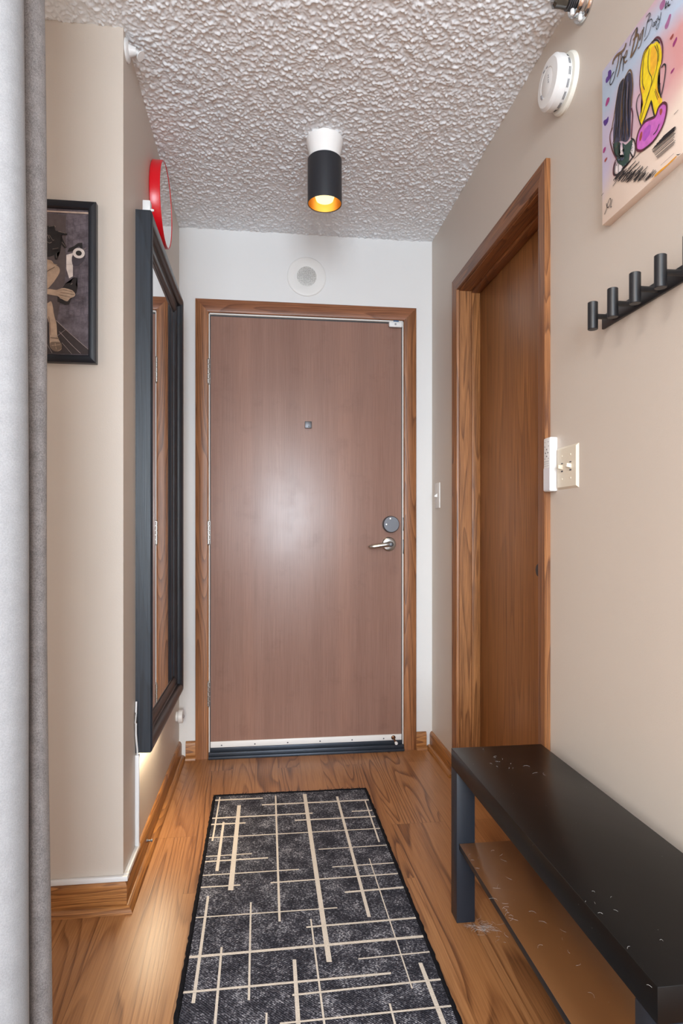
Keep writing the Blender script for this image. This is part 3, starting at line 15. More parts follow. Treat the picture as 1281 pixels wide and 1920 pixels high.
PRINT_FILLS=[('tile', [(-0.7314, 1.5187), (-0.7314, 1.5739), (-0.6028, 1.6296), (-0.5607, 1.6162), (-0.4755, 1.5406), (-0.4755, 1.5278)]), ('shade', [(-0.5884, 1.9063), (-0.5352, 1.9034), (-0.5376, 1.729), (-0.5594, 1.6162), (-0.7314, 1.5739), (-0.7314, 1.8972)]), ('skin', [(-0.6531, 1.7686), (-0.5812, 1.7801), (-0.5655, 1.7682), (-0.5534, 1.7612), (-0.5522, 1.7461), (-0.5655, 1.7225), (-0.5776, 1.7067), (-0.5884, 1.6935), (-0.6028, 1.6498), (-0.665, 1.6344), (-0.6722, 1.697)]), ('skin', [(-0.6268, 1.6689), (-0.5884, 1.6606), (-0.5727, 1.6664), (-0.5655, 1.6287), (-0.5594, 1.6061), (-0.5582, 1.5807), (-0.5541, 1.5657), (-0.5473, 1.5507), (-0.5473, 1.538), (-0.5594, 1.5325), (-0.5739, 1.5395), (-0.5776, 1.5546), (-0.5776, 1.58), (-0.5812, 1.6178), (-0.6028, 1.6422)]), ('skin', [(-0.6959, 1.6582), (-0.665, 1.6672), (-0.6531, 1.6223), (-0.6555, 1.5769), (-0.6484, 1.5469), (-0.6579, 1.5314), (-0.6746, 1.5358), (-0.6769, 1.576), (-0.6936, 1.6256)]), ('skin', [(-0.6316, 1.8455), (-0.6028, 1.8573), (-0.5836, 1.8281), (-0.586, 1.7925), (-0.6028, 1.7763), (-0.6316, 1.7773), (-0.6436, 1.8094)]), ('cloth', [(-0.665, 1.7276), (-0.6028, 1.7434), (-0.5884, 1.6505), (-0.6028, 1.6422), (-0.6674, 1.6394)]), ('dark', [(-0.6484, 1.8293), (-0.6364, 1.8603), (-0.61, 1.8746), (-0.5812, 1.8713), (-0.5655, 1.871), (-0.5619, 1.8598), (-0.5449, 1.857), (-0.5316, 1.854), (-0.5316, 1.8489), (-0.5473, 1.848), (-0.5401, 1.8306), (-0.5328, 1.8158), (-0.5388, 1.8129), (-0.5473, 1.8226), (-0.5498, 1.8046), (-0.5582, 1.7991), (-0.5582, 1.7813), (-0.5638, 1.781), (-0.5655, 1.7936), (-0.5776, 1.7879), (-0.586, 1.7874), (-0.5872, 1.8228), (-0.6028, 1.8345), (-0.622, 1.8309), (-0.6316, 1.8101), (-0.634, 1.7847), (-0.6484, 1.789)]), ('white', [(-0.534, 1.7953), (-0.517, 1.8014), (-0.517, 1.7377), (-0.5267, 1.7321), (-0.534, 1.7572)]), ('shade2', [(-0.517, 1.7963), (-0.4853, 1.798), (-0.4938, 1.7772), (-0.5158, 1.7658)]), ('dark', [(-0.5316, 1.8031), (-0.5267, 1.8136), (-0.5133, 1.8207), (-0.5036, 1.8289), (-0.4926, 1.8308), (-0.4914, 1.8156), (-0.4963, 1.814), (-0.5011, 1.8214), (-0.5133, 1.8118), (-0.5158, 1.8065)]), ('bottle', [(-0.5145, 1.7353), (-0.5055, 1.7345), (-0.5097, 1.7152), (-0.5048, 1.7078), (-0.5072, 1.6949), (-0.5218, 1.6738), (-0.5267, 1.6609), (-0.5376, 1.6591), (-0.557, 1.6671), (-0.557, 1.6823), (-0.5425, 1.7072), (-0.5376, 1.7163), (-0.5218, 1.7209)]), ('skin', [(-0.5884, 1.6986), (-0.5764, 1.7004), (-0.5594, 1.6987), (-0.5449, 1.7045), (-0.5328, 1.7038), (-0.5158, 1.697), (-0.5109, 1.6896), (-0.5133, 1.6831), (-0.5243, 1.6775), (-0.5304, 1.6696), (-0.5376, 1.6705), (-0.5473, 1.6765), (-0.557, 1.6823), (-0.5715, 1.6842), (-0.5884, 1.6885)]), ('sandal', [(-0.5764, 1.5521), (-0.5703, 1.5574), (-0.5498, 1.5569), (-0.5454, 1.5457), (-0.5485, 1.5379), (-0.5607, 1.5319), (-0.5727, 1.5383)]), ('rim', [(-0.5884, 1.9127), (-0.4742, 1.9144), (-0.4742, 1.9098), (-0.5884, 1.9089)])]
PRINT_STROKES=[('line', 0.0006, [(-0.5607, 1.6162), (-0.5255, 1.5833), (-0.4767, 1.5405)]), ('line', 0.0005, [(-0.5522, 1.5861), (-0.5206, 1.5517), (-0.4963, 1.5284)]), ('line', 0.0005, [(-0.5449, 1.5558), (-0.5194, 1.5263)]), ('line', 0.0005, [(-0.586, 1.5543), (-0.5703, 1.527)]), ('line', 0.0004, [(-0.5328, 1.5945), (-0.5739, 1.5598)]), ('gleam', 0.0006, [(-0.5812, 1.8688), (-0.5655, 1.8723), (-0.5619, 1.8687)]), ('gleam', 0.0006, [(-0.586, 1.8305), (-0.5764, 1.8247), (-0.5655, 1.8342)]), ('gleam', 0.0005, [(-0.5522, 1.8578), (-0.5328, 1.8526)]), ('gleam', 0.0005, [(-0.5449, 1.8303), (-0.5352, 1.8156)]), ('gleam', 0.0005, [(-0.5631, 1.7937), (-0.5594, 1.7939)]), ('gleam', 0.0008, [(-0.4963, 1.8051), (-0.4816, 1.8174)]), ('knuckle', 0.0006, [(-0.557, 1.6925), (-0.5133, 1.6882)]), ('knuckle', 0.0006, [(-0.5558, 1.6862), (-0.5231, 1.6801)]), ('knuckle', 0.0006, [(-0.5449, 1.7007), (-0.5182, 1.6956)]), ('knuckle', 0.0005, [(-0.5534, 1.6812), (-0.5316, 1.6713)]), ('sandal', 0.0012, [(-0.5751, 1.5687), (-0.5631, 1.5679), (-0.5522, 1.567)]), ('skin', 0.0008, [(-0.5715, 1.5472), (-0.5498, 1.5506)]), ('skin', 0.0008, [(-0.5631, 1.5552), (-0.5594, 1.5375)]), ('knuckle', 0.0008, [(-0.5872, 1.7443), (-0.5764, 1.7524), (-0.5631, 1.7607)]), ('gleam', 0.0009, [(-0.5218, 1.7146), (-0.5182, 1.7186)]), ('dark', 0.0044, [(-0.5836, 1.8673), (-0.5643, 1.8698)]), ('dark', 0.0047, [(-0.5582, 1.8549), (-0.534, 1.8508)]), ('dark', 0.0047, [(-0.5485, 1.8301), (-0.5364, 1.8156)]), ('dark', 0.0039, [(-0.5623, 1.7988), (-0.5607, 1.7824)]), ('dark', 0.0052, [(-0.5788, 1.8436), (-0.5691, 1.8289)]), ('dark', 0.0044, [(-0.5739, 1.8058), (-0.5522, 1.8108)]), ('dark', 0.0039, [(-0.5667, 1.8544), (-0.557, 1.8423)]), ('gleam', 0.0005, [(-0.5788, 1.8694), (-0.5662, 1.8715)]), ('gleam', 0.0005, [(-0.5551, 1.8572), (-0.5352, 1.8533)]), ('gleam', 0.0005, [(-0.5449, 1.829), (-0.5352, 1.8169)]), ('gleam', 0.0004, [(-0.5776, 1.8462), (-0.5679, 1.8315)]), ('gleam', 0.0004, [(-0.5691, 1.8086), (-0.5541, 1.8125)]), ('gleam', 0.0004, [(-0.5594, 1.7977), (-0.558, 1.7839)]), ('gleam', 0.0005, [(-0.5872, 1.8393), (-0.5812, 1.846), (-0.5776, 1.836)]), ('skin', 0.0017, [(-0.5594, 1.6962), (-0.5376, 1.7023), (-0.5158, 1.6965)]), ('skin', 0.0017, [(-0.5582, 1.6912), (-0.5352, 1.6948), (-0.5114, 1.6896)]), ('skin', 0.0017, [(-0.557, 1.6869), (-0.5376, 1.6871), (-0.517, 1.683)]), ('skin', 0.0016, [(-0.5551, 1.6819), (-0.5401, 1.6793), (-0.5267, 1.6741)]), ('skin', 0.0014, [(-0.551, 1.6781), (-0.5376, 1.6726), (-0.5299, 1.6704)]), ('sandal', 0.001, [(-0.5739, 1.5497), (-0.5619, 1.5552), (-0.5473, 1.5507)]), ('sandal', 0.001, [(-0.5715, 1.5396), (-0.5594, 1.5451), (-0.5485, 1.5405)]), ('knuckle', 0.0006, [(-0.5788, 1.6255), (-0.5751, 1.5953), (-0.5739, 1.575)]), ('cloth', 0.0009, [(-0.5836, 1.7799), (-0.5667, 1.7682), (-0.557, 1.7661)]), ('line', 0.0004, [(-0.534, 1.7686), (-0.517, 1.7695)]), ('mortar', 0.0004, [(-0.5334, 1.8895), (-0.4755, 1.9062)]), ('mortar', 0.0004, [(-0.5326, 1.8906), (-0.5321, 1.8728)]), ('mortar', 0.0004, [(-0.5165, 1.895), (-0.516, 1.8772)]), ('mortar', 0.0004, [(-0.503, 1.8987), (-0.5025, 1.8808)]), ('mortar', 0.0004, [(-0.482, 1.9044), (-0.4815, 1.8865)]), ('mortar', 0.0004, [(-0.5309, 1.8706), (-0.4755, 1.8858)]), ('mortar', 0.0004, [(-0.5319, 1.8717), (-0.5314, 1.8539)]), ('mortar', 0.0004, [(-0.5118, 1.8772), (-0.5113, 1.8594)]), ('mortar', 0.0004, [(-0.4969, 1.8812), (-0.4964, 1.8633)]), ('mortar', 0.0004, [(-0.4829, 1.885), (-0.4824, 1.8671)]), ('mortar', 0.0004, [(-0.5282, 1.8516), (-0.4755, 1.8676)]), ('mortar', 0.0004, [(-0.5299, 1.8532), (-0.5294, 1.8354)]), ('mortar', 0.0004, [(-0.5187, 1.8562), (-0.5182, 1.8384)]), ('mortar', 0.0004, [(-0.5014, 1.8608), (-0.5009, 1.843)]), ('mortar', 0.0004, [(-0.4814, 1.8662), (-0.4809, 1.8484)]), ('mortar', 0.0004, [(-0.5329, 1.8323), (-0.4755, 1.8498)]), ('mortar', 0.0004, [(-0.5308, 1.8338), (-0.5303, 1.8161)]), ('mortar', 0.0004, [(-0.5183, 1.8372), (-0.5178, 1.8194)]), ('mortar', 0.0004, [(-0.4993, 1.8423), (-0.4988, 1.8245)]), ('mortar', 0.0004, [(-0.4879, 1.8453), (-0.4874, 1.8275)]), ('mortar', 0.0004, [(-0.5302, 1.8134), (-0.4755, 1.8307)]), ('mortar', 0.0004, [(-0.5303, 1.8149), (-0.5298, 1.7971)]), ('mortar', 0.0004, [(-0.5154, 1.8189), (-0.5149, 1.8011)]), ('mortar', 0.0004, [(-0.5024, 1.8223), (-0.5019, 1.8045)]), ('mortar', 0.0004, [(-0.4849, 1.827), (-0.4845, 1.8091)]), ('mortar', 0.0004, [(-0.5328, 1.7941), (-0.4755, 1.8089)]), ('mortar', 0.0004, [(-0.5285, 1.7963), (-0.528, 1.7785)]), ('mortar', 0.0004, [(-0.5164, 1.7995), (-0.516, 1.7817)]), ('mortar', 0.0004, [(-0.5003, 1.8038), (-0.4998, 1.7859)]), ('mortar', 0.0004, [(-0.4861, 1.8075), (-0.4856, 1.7897)]), ('mortar', 0.0004, [(-0.5304, 1.7752), (-0.4755, 1.7913)]), ('mortar', 0.0004, [(-0.5285, 1.7772), (-0.528, 1.7594)]), ('mortar', 0.0004, [(-0.5143, 1.7809), (-0.5138, 1.7631)]), ('mortar', 0.0004, [(-0.5009, 1.7845), (-0.5004, 1.7667)]), ('mortar', 0.0004, [(-0.4817, 1.7895), (-0.4812, 1.7717)]), ('mortar', 0.0004, [(-0.5339, 1.7559), (-0.4755, 1.772)]), ('mortar', 0.0004, [(-0.5303, 1.7577), (-0.5298, 1.7399)]), ('mortar', 0.0004, [(-0.5149, 1.7617), (-0.5144, 1.7439)]), ('mortar', 0.0004, [(-0.4999, 1.7656), (-0.4994, 1.7478)]), ('mortar', 0.0004, [(-0.483, 1.7701), (-0.4825, 1.7522)]), ('mortar', 0.0004, [(-0.5323, 1.7369), (-0.4755, 1.7516)]), ('mortar', 0.0004, [(-0.5277, 1.7392), (-0.5272, 1.7215)]), ('mortar', 0.0004, [(-0.5161, 1.7423), (-0.5156, 1.7245)]), ('mortar', 0.0004, [(-0.497, 1.7473), (-0.4965, 1.7294)]), ('mortar', 0.0004, [(-0.486, 1.7501), (-0.4856, 1.7323)]), ('mortar', 0.0004, [(-0.5339, 1.7178), (-0.4755, 1.7325)]), ('mortar', 0.0004, [(-0.5308, 1.7194), (-0.5303, 1.7016)]), ('mortar', 0.0004, [(-0.5157, 1.7233), (-0.5152, 1.7055)]), ('mortar', 0.0004, [(-0.4987, 1.7277), (-0.4982, 1.7099)]), ('mortar', 0.0004, [(-0.4861, 1.7309), (-0.4857, 1.7131)]), ('mortar', 0.0004, [(-0.5292, 1.6989), (-0.4755, 1.7143)]), ('mortar', 0.0004, [(-0.5285, 1.7009), (-0.528, 1.6831)]), ('mortar', 0.0004, [(-0.5122, 1.7051), (-0.5118, 1.6873)]), ('mortar', 0.0004, [(-0.4987, 1.7086), (-0.4982, 1.6907)]), ('mortar', 0.0004, [(-0.4817, 1.7129), (-0.4812, 1.6951)]), ('mortar', 0.0004, [(-0.5349, 1.6796), (-0.4755, 1.6961)]), ('mortar', 0.0004, [(-0.5285, 1.6818), (-0.528, 1.664)]), ('mortar', 0.0004, [(-0.5129, 1.6858), (-0.5124, 1.668)]), ('mortar', 0.0004, [(-0.5031, 1.6883), (-0.5027, 1.6705)]), ('mortar', 0.0004, [(-0.4836, 1.6933), (-0.4831, 1.6755)]), ('mortar', 0.0004, [(-0.5304, 1.6607), (-0.4755, 1.6765)]), ('mortar', 0.0004, [(-0.5296, 1.6624), (-0.5291, 1.6446)]), ('mortar', 0.0004, [(-0.5131, 1.6666), (-0.5126, 1.6488)]), ('mortar', 0.0004, [(-0.5034, 1.6691), (-0.5029, 1.6513)]), ('mortar', 0.0004, [(-0.4842, 1.674), (-0.4837, 1.6562)]), ('mortar', 0.0004, [(-0.5349, 1.6414), (-0.4755, 1.6569)]), ('mortar', 0.0004, [(-0.5277, 1.6438), (-0.5272, 1.626)]), ('mortar', 0.0004, [(-0.5142, 1.6472), (-0.5137, 1.6294)]), ('mortar', 0.0004, [(-0.4965, 1.6517), (-0.496, 1.6339)]), ('mortar', 0.0004, [(-0.4887, 1.6537), (-0.4882, 1.6359)]), ('mortar', 0.0004, [(-0.5338, 1.6224), (-0.4755, 1.6368)]), ('mortar', 0.0004, [(-0.5273, 1.6248), (-0.5268, 1.607)]), ('mortar', 0.0004, [(-0.5165, 1.6276), (-0.516, 1.6098)]), ('mortar', 0.0004, [(-0.5015, 1.6313), (-0.5011, 1.6135)]), ('mortar', 0.0004, [(-0.4854, 1.6354), (-0.4849, 1.6176)])]
PRINT_ROLL=[(-0.5011, 1.801), (-0.4853, 1.8019), (-0.4933, 1.8014)]


# ------------------------------------------------------------------ materials
def srgb(r, g, b):
    def f(c):
        c /= 255.0
        return c / 12.92 if c <= 0.04045 else ((c + 0.055) / 1.055) ** 2.4
    return (f(r), f(g), f(b), 1.0)

def newmat(name):
    m = bpy.data.materials.new(name); m.use_nodes = True
    nt = m.node_tree
    return m, nt, nt.nodes['Principled BSDF']

def N(nt, kind, **kw):
    n = nt.nodes.new(kind)
    for k, v in kw.items():
        if k in n.inputs: n.inputs[k].default_value = v
        else: setattr(n, k, v)
    return n

def L(nt, a, ao, b, bi): nt.links.new(a.outputs[ao], b.inputs[bi])

def ramp(nt, stops):
    n = nt.nodes.new('ShaderNodeValToRGB')
    el = n.color_ramp.elements
    while len(el) < len(stops): el.new(0.5)
    for e, (p, c) in zip(el, stops): e.position = p; e.color = c
    return n

def simple(name, col, rough=0.5, metal=0.0, spec=0.5, coat=0.0, var=0.0, bump=0.0, bscale=200.0, vscale=8.0):
    m, nt, p = newmat(name)
    p.inputs['Roughness'].default_value = rough
    p.inputs['Metallic'].default_value = metal
    p.inputs['Specular IOR Level'].default_value = spec
    p.inputs['Coat Weight'].default_value = coat
    tc = N(nt, 'ShaderNodeTexCoord')
    nz = N(nt, 'ShaderNodeTexNoise', Scale=vscale, Detail=3.0)
    L(nt, tc, 'Object', nz, 'Vector')
    lo = tuple(c * (1 - var) for c in col[:3]) + (1,)
    hi = tuple(min(1, c * (1 + var)) for c in col[:3]) + (1,)
    r = ramp(nt, [(0.3, lo), (0.7, hi)])
    L(nt, nz, 'Fac', r, 'Fac'); L(nt, r, 'Color', p, 'Base Color')
    if bump:
        nb = N(nt, 'ShaderNodeTexNoise', Scale=bscale, Detail=2.0)
        L(nt, tc, 'Object', nb, 'Vector')
        b = N(nt, 'ShaderNodeBump', Strength=bump, Distance=0.002)
        L(nt, nb, 'Fac', b, 'Height'); L(nt, b, 'Normal', p, 'Normal')
    return m

def wood(name, light, dark, axis='Z', scale=1.0, rough=0.4, contrast=1.0, cath=0.5, bump=0.15, offs=(0, 0, 0), coat=0.0, spec=0.5, pore=(0.55,)):
    """grain runs along `axis`"""
    m, nt, p = newmat(name)
    p.inputs['Roughness'].default_value = rough
    p.inputs['Coat Weight'].default_value = coat
    p.inputs['Specular IOR Level'].default_value = spec
    tc = N(nt, 'ShaderNodeTexCoord')
    s = {'X': (0.07, 1, 1), 'Y': (1, 0.07, 1), 'Z': (1, 1, 0.07)}[axis]
    mp = N(nt, 'ShaderNodeMapping'); mp.inputs['Scale'].default_value = tuple(c * scale for c in s)
    mp.inputs['Location'].default_value = offs
    L(nt, tc, 'Object', mp, 'Vector')
    # growth-ring figure: contour lines of a stretched noise
    n1 = N(nt, 'ShaderNodeTexNoise', Scale=7.0, Detail=1.5, Roughness=0.4, Distortion=0.3)
    L(nt, mp, 'Vector', n1, 'Vector')
    mu = N(nt, 'ShaderNodeMath', operation='MULTIPLY'); mu.inputs[1].default_value = 14.0
    L(nt, n1, 'Fac', mu, 0)
    fr = N(nt, 'ShaderNodeMath', operation='FRACT'); L(nt, mu, 0, fr, 0)
    r1 = ramp(nt, [(0.0, (0, 0, 0, 1)), (0.75, (0.55, 0.55, 0.55, 1)), (0.93, (1, 1, 1, 1)), (1.0, (0, 0, 0, 1))])
    L(nt, fr, 0, r1, 'Fac')
    # fine pores
    s2 = {'X': (0.02, 1, 1), 'Y': (1, 0.02, 1), 'Z': (1, 1, 0.02)}[axis]
    mp2 = N(nt, 'ShaderNodeMapping'); mp2.inputs['Scale'].default_value = tuple(c * scale for c in s2)
    L(nt, tc, 'Object', mp2, 'Vector')
    n2 = N(nt, 'ShaderNodeTexNoise', Scale=220.0, Detail=3.0, Roughness=0.6)
    L(nt, mp2, 'Vector', n2, 'Vector')
    r2 = ramp(nt, [(0.35, (1, 1, 1, 1)), (0.62, (0, 0, 0, 1))])
    L(nt, n2, 'Fac', r2, 'Fac')
    n3 = N(nt, 'ShaderNodeTexNoise', Scale=22.0, Detail=3.0); L(nt, mp2, 'Vector', n3, 'Vector')
    a = N(nt, 'ShaderNodeMath', operation='MULTIPLY'); a.inputs[1].default_value = cath * contrast
    L(nt, r1, 'Color', a, 0)
    b = N(nt, 'ShaderNodeMath', operation='MULTIPLY_ADD'); b.inputs[1].default_value = 0.45 * contrast
    L(nt, r2, 'Color', b, 0); L(nt, a, 0, b, 2)
    c = N(nt, 'ShaderNodeMath', operation='MULTIPLY_ADD'); c.inputs[1].default_value = 0.5 * contrast; c.use_clamp = True
    L(nt, n3, 'Fac', c, 0); L(nt, b, 0, c, 2)
    mx = ramp(nt, [(0.15, light), (1.0, dark)])
    L(nt, c, 0, mx, 'Fac'); L(nt, mx, 'Color', p, 'Base Color')
    bp = N(nt, 'ShaderNodeBump', Strength=bump, Distance=0.001); bp.invert = True
    L(nt, b, 0, bp, 'Height'); L(nt, bp, 'Normal', p, 'Normal')
    return m

def wall_paint(name, col, rough=0.45, var=0.02):
    m = simple(name, col, rough, var=var, bump=0.12, bscale=260.0, vscale=1.5)
    return m

M = {}
M['paint_beige'] = wall_paint('beige wall paint', srgb(203, 192, 181))
M['paint_white'] = wall_paint('pale grey wall paint', srgb(222, 221, 220))
M['ceiling'] = simple('popcorn ceiling', srgb(234, 238, 242), 0.8, var=0.03, vscale=60)
M['oak_trim_z'] = wood('oak trim upright', srgb(168, 112, 66), srgb(92, 52, 26), 'Z', 1.6, 0.4, 0.9, 0.6)
M['oak_trim_y'] = wood('oak trim lengthwise', srgb(160, 104, 62), srgb(88, 50, 26), 'Y', 1.6, 0.4, 0.9, 0.6)
M['oak_jamb_z'] = wood('oak jamb', srgb(178, 122, 74), srgb(104, 64, 34), 'Z', 2.0, 0.42, 0.9, 0.55, offs=(3, 2, 1))
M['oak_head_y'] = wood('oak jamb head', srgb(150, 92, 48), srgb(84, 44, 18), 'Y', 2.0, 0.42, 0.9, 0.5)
M['door_oak'] = wood('oak veneer door', srgb(166, 112, 64), srgb(98, 58, 28), 'Z', 0.8, 0.38, 0.9, 0.3, offs=(1.3, 0.7, 0.2))
M['entry_trim_z'] = wood('entry casing upright', srgb(170, 113, 71), srgb(98, 58, 33), 'Z', 1.6, 0.42, 0.9, 0.55, offs=(5, 0, 0))
M['entry_trim_x'] = wood('entry casing head', srgb(160, 104, 72), srgb(96, 55, 34), 'X', 1.6, 0.42, 0.9, 0.5)
def entry_door_mat():
    m = wood('entry door veneer', srgb(150, 116, 103), srgb(112, 80, 68), 'Z', 1.1, 0.30, 0.6, 0.03, bump=0.03, offs=(0.4, 0, 0), spec=0.65)
    nt = m.node_tree; p = nt.nodes['Principled BSDF']
    src = p.inputs['Base Color'].links[0].from_socket
    tc = N(nt, 'ShaderNodeTexCoord')
    mp = N(nt, 'ShaderNodeMapping'); mp.inputs['Scale'].default_value = (1, 1, 0.02); L(nt, tc, 'Object', mp, 'Vector')
    n = N(nt, 'ShaderNodeTexNoise', Scale=9.0, Detail=1.0); L(nt, mp, 'Vector', n, 'Vector')
    mr = ramp(nt, [(0.35, (0.86, 0.84, 0.84, 1)), (0.5, (1, 1, 1, 1)), (0.52, (0.94, 0.93, 0.93, 1)), (0.7, (1.06, 1.04, 1.02, 1))]); L(nt, n, 'Fac', mr, 'Fac')
    mx = N(nt, 'ShaderNodeMixRGB', blend_type='MULTIPLY'); mx.inputs[0].default_value = 1.0
    nt.links.new(src, mx.inputs[1]); L(nt, mr, 'Color', mx, 2)
    # rubbed and smudged patches across the middle
    n2 = N(nt, 'ShaderNodeTexNoise', Scale=9.0, Detail=6.0, Roughness=0.65); L(nt, tc, 'Object', n2, 'Vector')
    r2 = ramp(nt, [(0.55, (1, 1, 1, 1)), (0.72, (0.80, 0.77, 0.77, 1))]); L(nt, n2, 'Fac', r2, 'Fac')
    mx2 = N(nt, 'ShaderNodeMixRGB', blend_type='MULTIPLY'); mx2.inputs[0].default_value = 0.7
    L(nt, mx, 0, mx2, 1); L(nt, r2, 'Color', mx2, 2); L(nt, mx2, 0, p, 'Base Color')
    rr = ramp(nt, [(0.45, (0.34, 0.34, 0.34, 1)), (0.75, (0.39, 0.39, 0.39, 1))]); L(nt, n2, 'Fac', rr, 'Fac'); L(nt, rr, 'Color', p, 'Roughness')
    return m
M['entry_door'] = entry_door_mat()
M['base_y'] = wood('baseboard oak lengthwise', srgb(182, 122, 58), srgb(104, 60, 22), 'Y', 2.4, 0.38, 0.9, 0.6)
M['base_x'] = wood('baseboard oak crosswise', srgb(190, 130, 72), srgb(112, 66, 30), 'X', 2.4, 0.38, 0.9, 0.7)
M['white_plastic'] = simple('white plastic', srgb(226, 226, 226), 0.35)
M['speaker_white'] = simple('painted speaker plate', srgb(226, 224, 221), 0.45)
M['ivory_plastic'] = simple('ivory plastic', srgb(222, 212, 194), 0.35)
M['dark_dots'] = simple('dark print', srgb(60, 62, 70), 0.5)
M['grey_dots'] = simple('grey print', srgb(150, 150, 155), 0.5)
M['chrome'] = simple('chrome', srgb(205, 205, 205), 0.12, metal=1.0)
M['nickel'] = simple('satin nickel', srgb(190, 188, 184), 0.28, metal=1.0, var=0.05)
M['gunmetal'] = simple('dark grey metal', srgb(98, 98, 102), 0.42, metal=0.75)
M['bronze'] = simple('bronze metal', srgb(120, 84, 62), 0.35, metal=0.9)
M['black_metal'] = simple('matt black metal', srgb(24, 25, 29), 0.38, spec=0.6)
M['dark_gap'] = simple('dark gap fill', srgb(36, 40, 46), 0.5)
M['threshold'] = simple('dark aluminium sill', srgb(58, 64, 74), 0.38, metal=0.5, var=0.1)
M['strip_white'] = simple('white weatherstrip', srgb(228, 226, 222), 0.4)
M['aluminium'] = simple('pale aluminium', srgb(228, 226, 224), 0.35, metal=0.0, spec=0.6)
M['red'] = simple('red lacquer', srgb(214, 8, 28), 0.3, spec=0.6)
M['clock_face'] = simple('glossy pale clock face', srgb(214, 206, 204), 0.03, spec=1.0, coat=1.0)
M['frame_black'] = wood('black stained frame', srgb(44, 52, 62), srgb(16, 19, 24), 'Z', 1.2, 0.34, 0.9, 0.3, bump=0.1, spec=0.6)
M['frame_inner'] = simple('black moulding', srgb(22, 21, 23), 0.3, spec=0.6, var=0.1)
M['mirror'] = simple('mirror glass', (0.93, 0.93, 0.93, 1), 0.0, metal=1.0)
M['print_frame'] = simple('black satin frame', srgb(22, 24, 32), 0.35)
M['gold'] = simple('gold reflector', srgb(226, 184, 108), 0.35, metal=1.0)
M['lamp_white'] = simple('white ceramic lamp base', srgb(240, 238, 236), 0.3)
M['lamp_black'] = simple('black lamp shade', srgb(34, 36, 42), 0.45, spec=0.5)
M['hardboard'] = simple('brown hardboard', srgb(206, 140, 84), 0.6, var=0.12, vscale=20)
M['brown_glass'] = simple('dark glass', srgb(46, 42, 34), 0.12, spec=1.0, coat=1.0)

def emis(name, col, strength):
    m, nt, p = newmat(name)
    p.inputs['Base Color'].default_value = col
    p.inputs['Emission Color'].default_value = col
    p.inputs['Emission Strength'].default_value = strength
    return m
M['bulb'] = emis('lit warm bulb', srgb(255, 232, 165), 1.3)

def bench_mat(name, col, rough, dust, spec=0.3, metal=0.0):
    m, nt, p = newmat(name)
    p.inputs['Roughness'].default_value = rough
    p.inputs['Specular IOR Level'].default_value = spec; p.inputs['Metallic'].default_value = metal
    tc = N(nt, 'ShaderNodeTexCoord')
    v = N(nt, 'ShaderNodeTexVoronoi', Scale=55.0); L(nt, tc, 'Object', v, 'Vector')
    n = N(nt, 'ShaderNodeTexNoise', Scale=9.0, Detail=2.0); L(nt, tc, 'Object', n, 'Vector')
    r = ramp(nt, [(0.035, (1, 1, 1, 1)), (0.06, (0, 0, 0, 1))]); L(nt, v, 'Distance', r, 'Fac')
    r2 = ramp(nt, [(0.52, (0, 0, 0, 1)), (0.62, (1, 1, 1, 1))]); L(nt, n, 'Fac', r2, 'Fac')
    mu = N(nt, 'ShaderNodeMath', operation='MULTIPLY'); L(nt, r, 'Color', mu, 0); L(nt, r2, 'Color', mu, 1)
    m2 = N(nt, 'ShaderNodeMath', operation='MULTIPLY'); L(nt, mu, 0, m2, 0); m2.inputs[1].default_value = dust
    mix = N(nt, 'ShaderNodeMixRGB'); mix.inputs[1].default_value = col; mix.inputs[2].default_value = srgb(190, 190, 190)
    L(nt, m2, 0, mix, 0); L(nt, mix, 0, p, 'Base Color')
    return m
M['bench_black'] = bench_mat('black bench foil', srgb(14, 13, 13), 0.30, 0.4, 0.25)
M['bench_shelf'] = bench_mat('even brown shelf foil', srgb(112, 76, 46), 0.28, 0.3, 0.5)  # one even brown over the whole shelf top
M['bench_edge'] = simple('black foil edge', srgb(28, 27, 29), 0.4)
M['bench_leg'] = bench_mat('black bench leg foil', srgb(36, 40, 48), 0.4, 0.15)

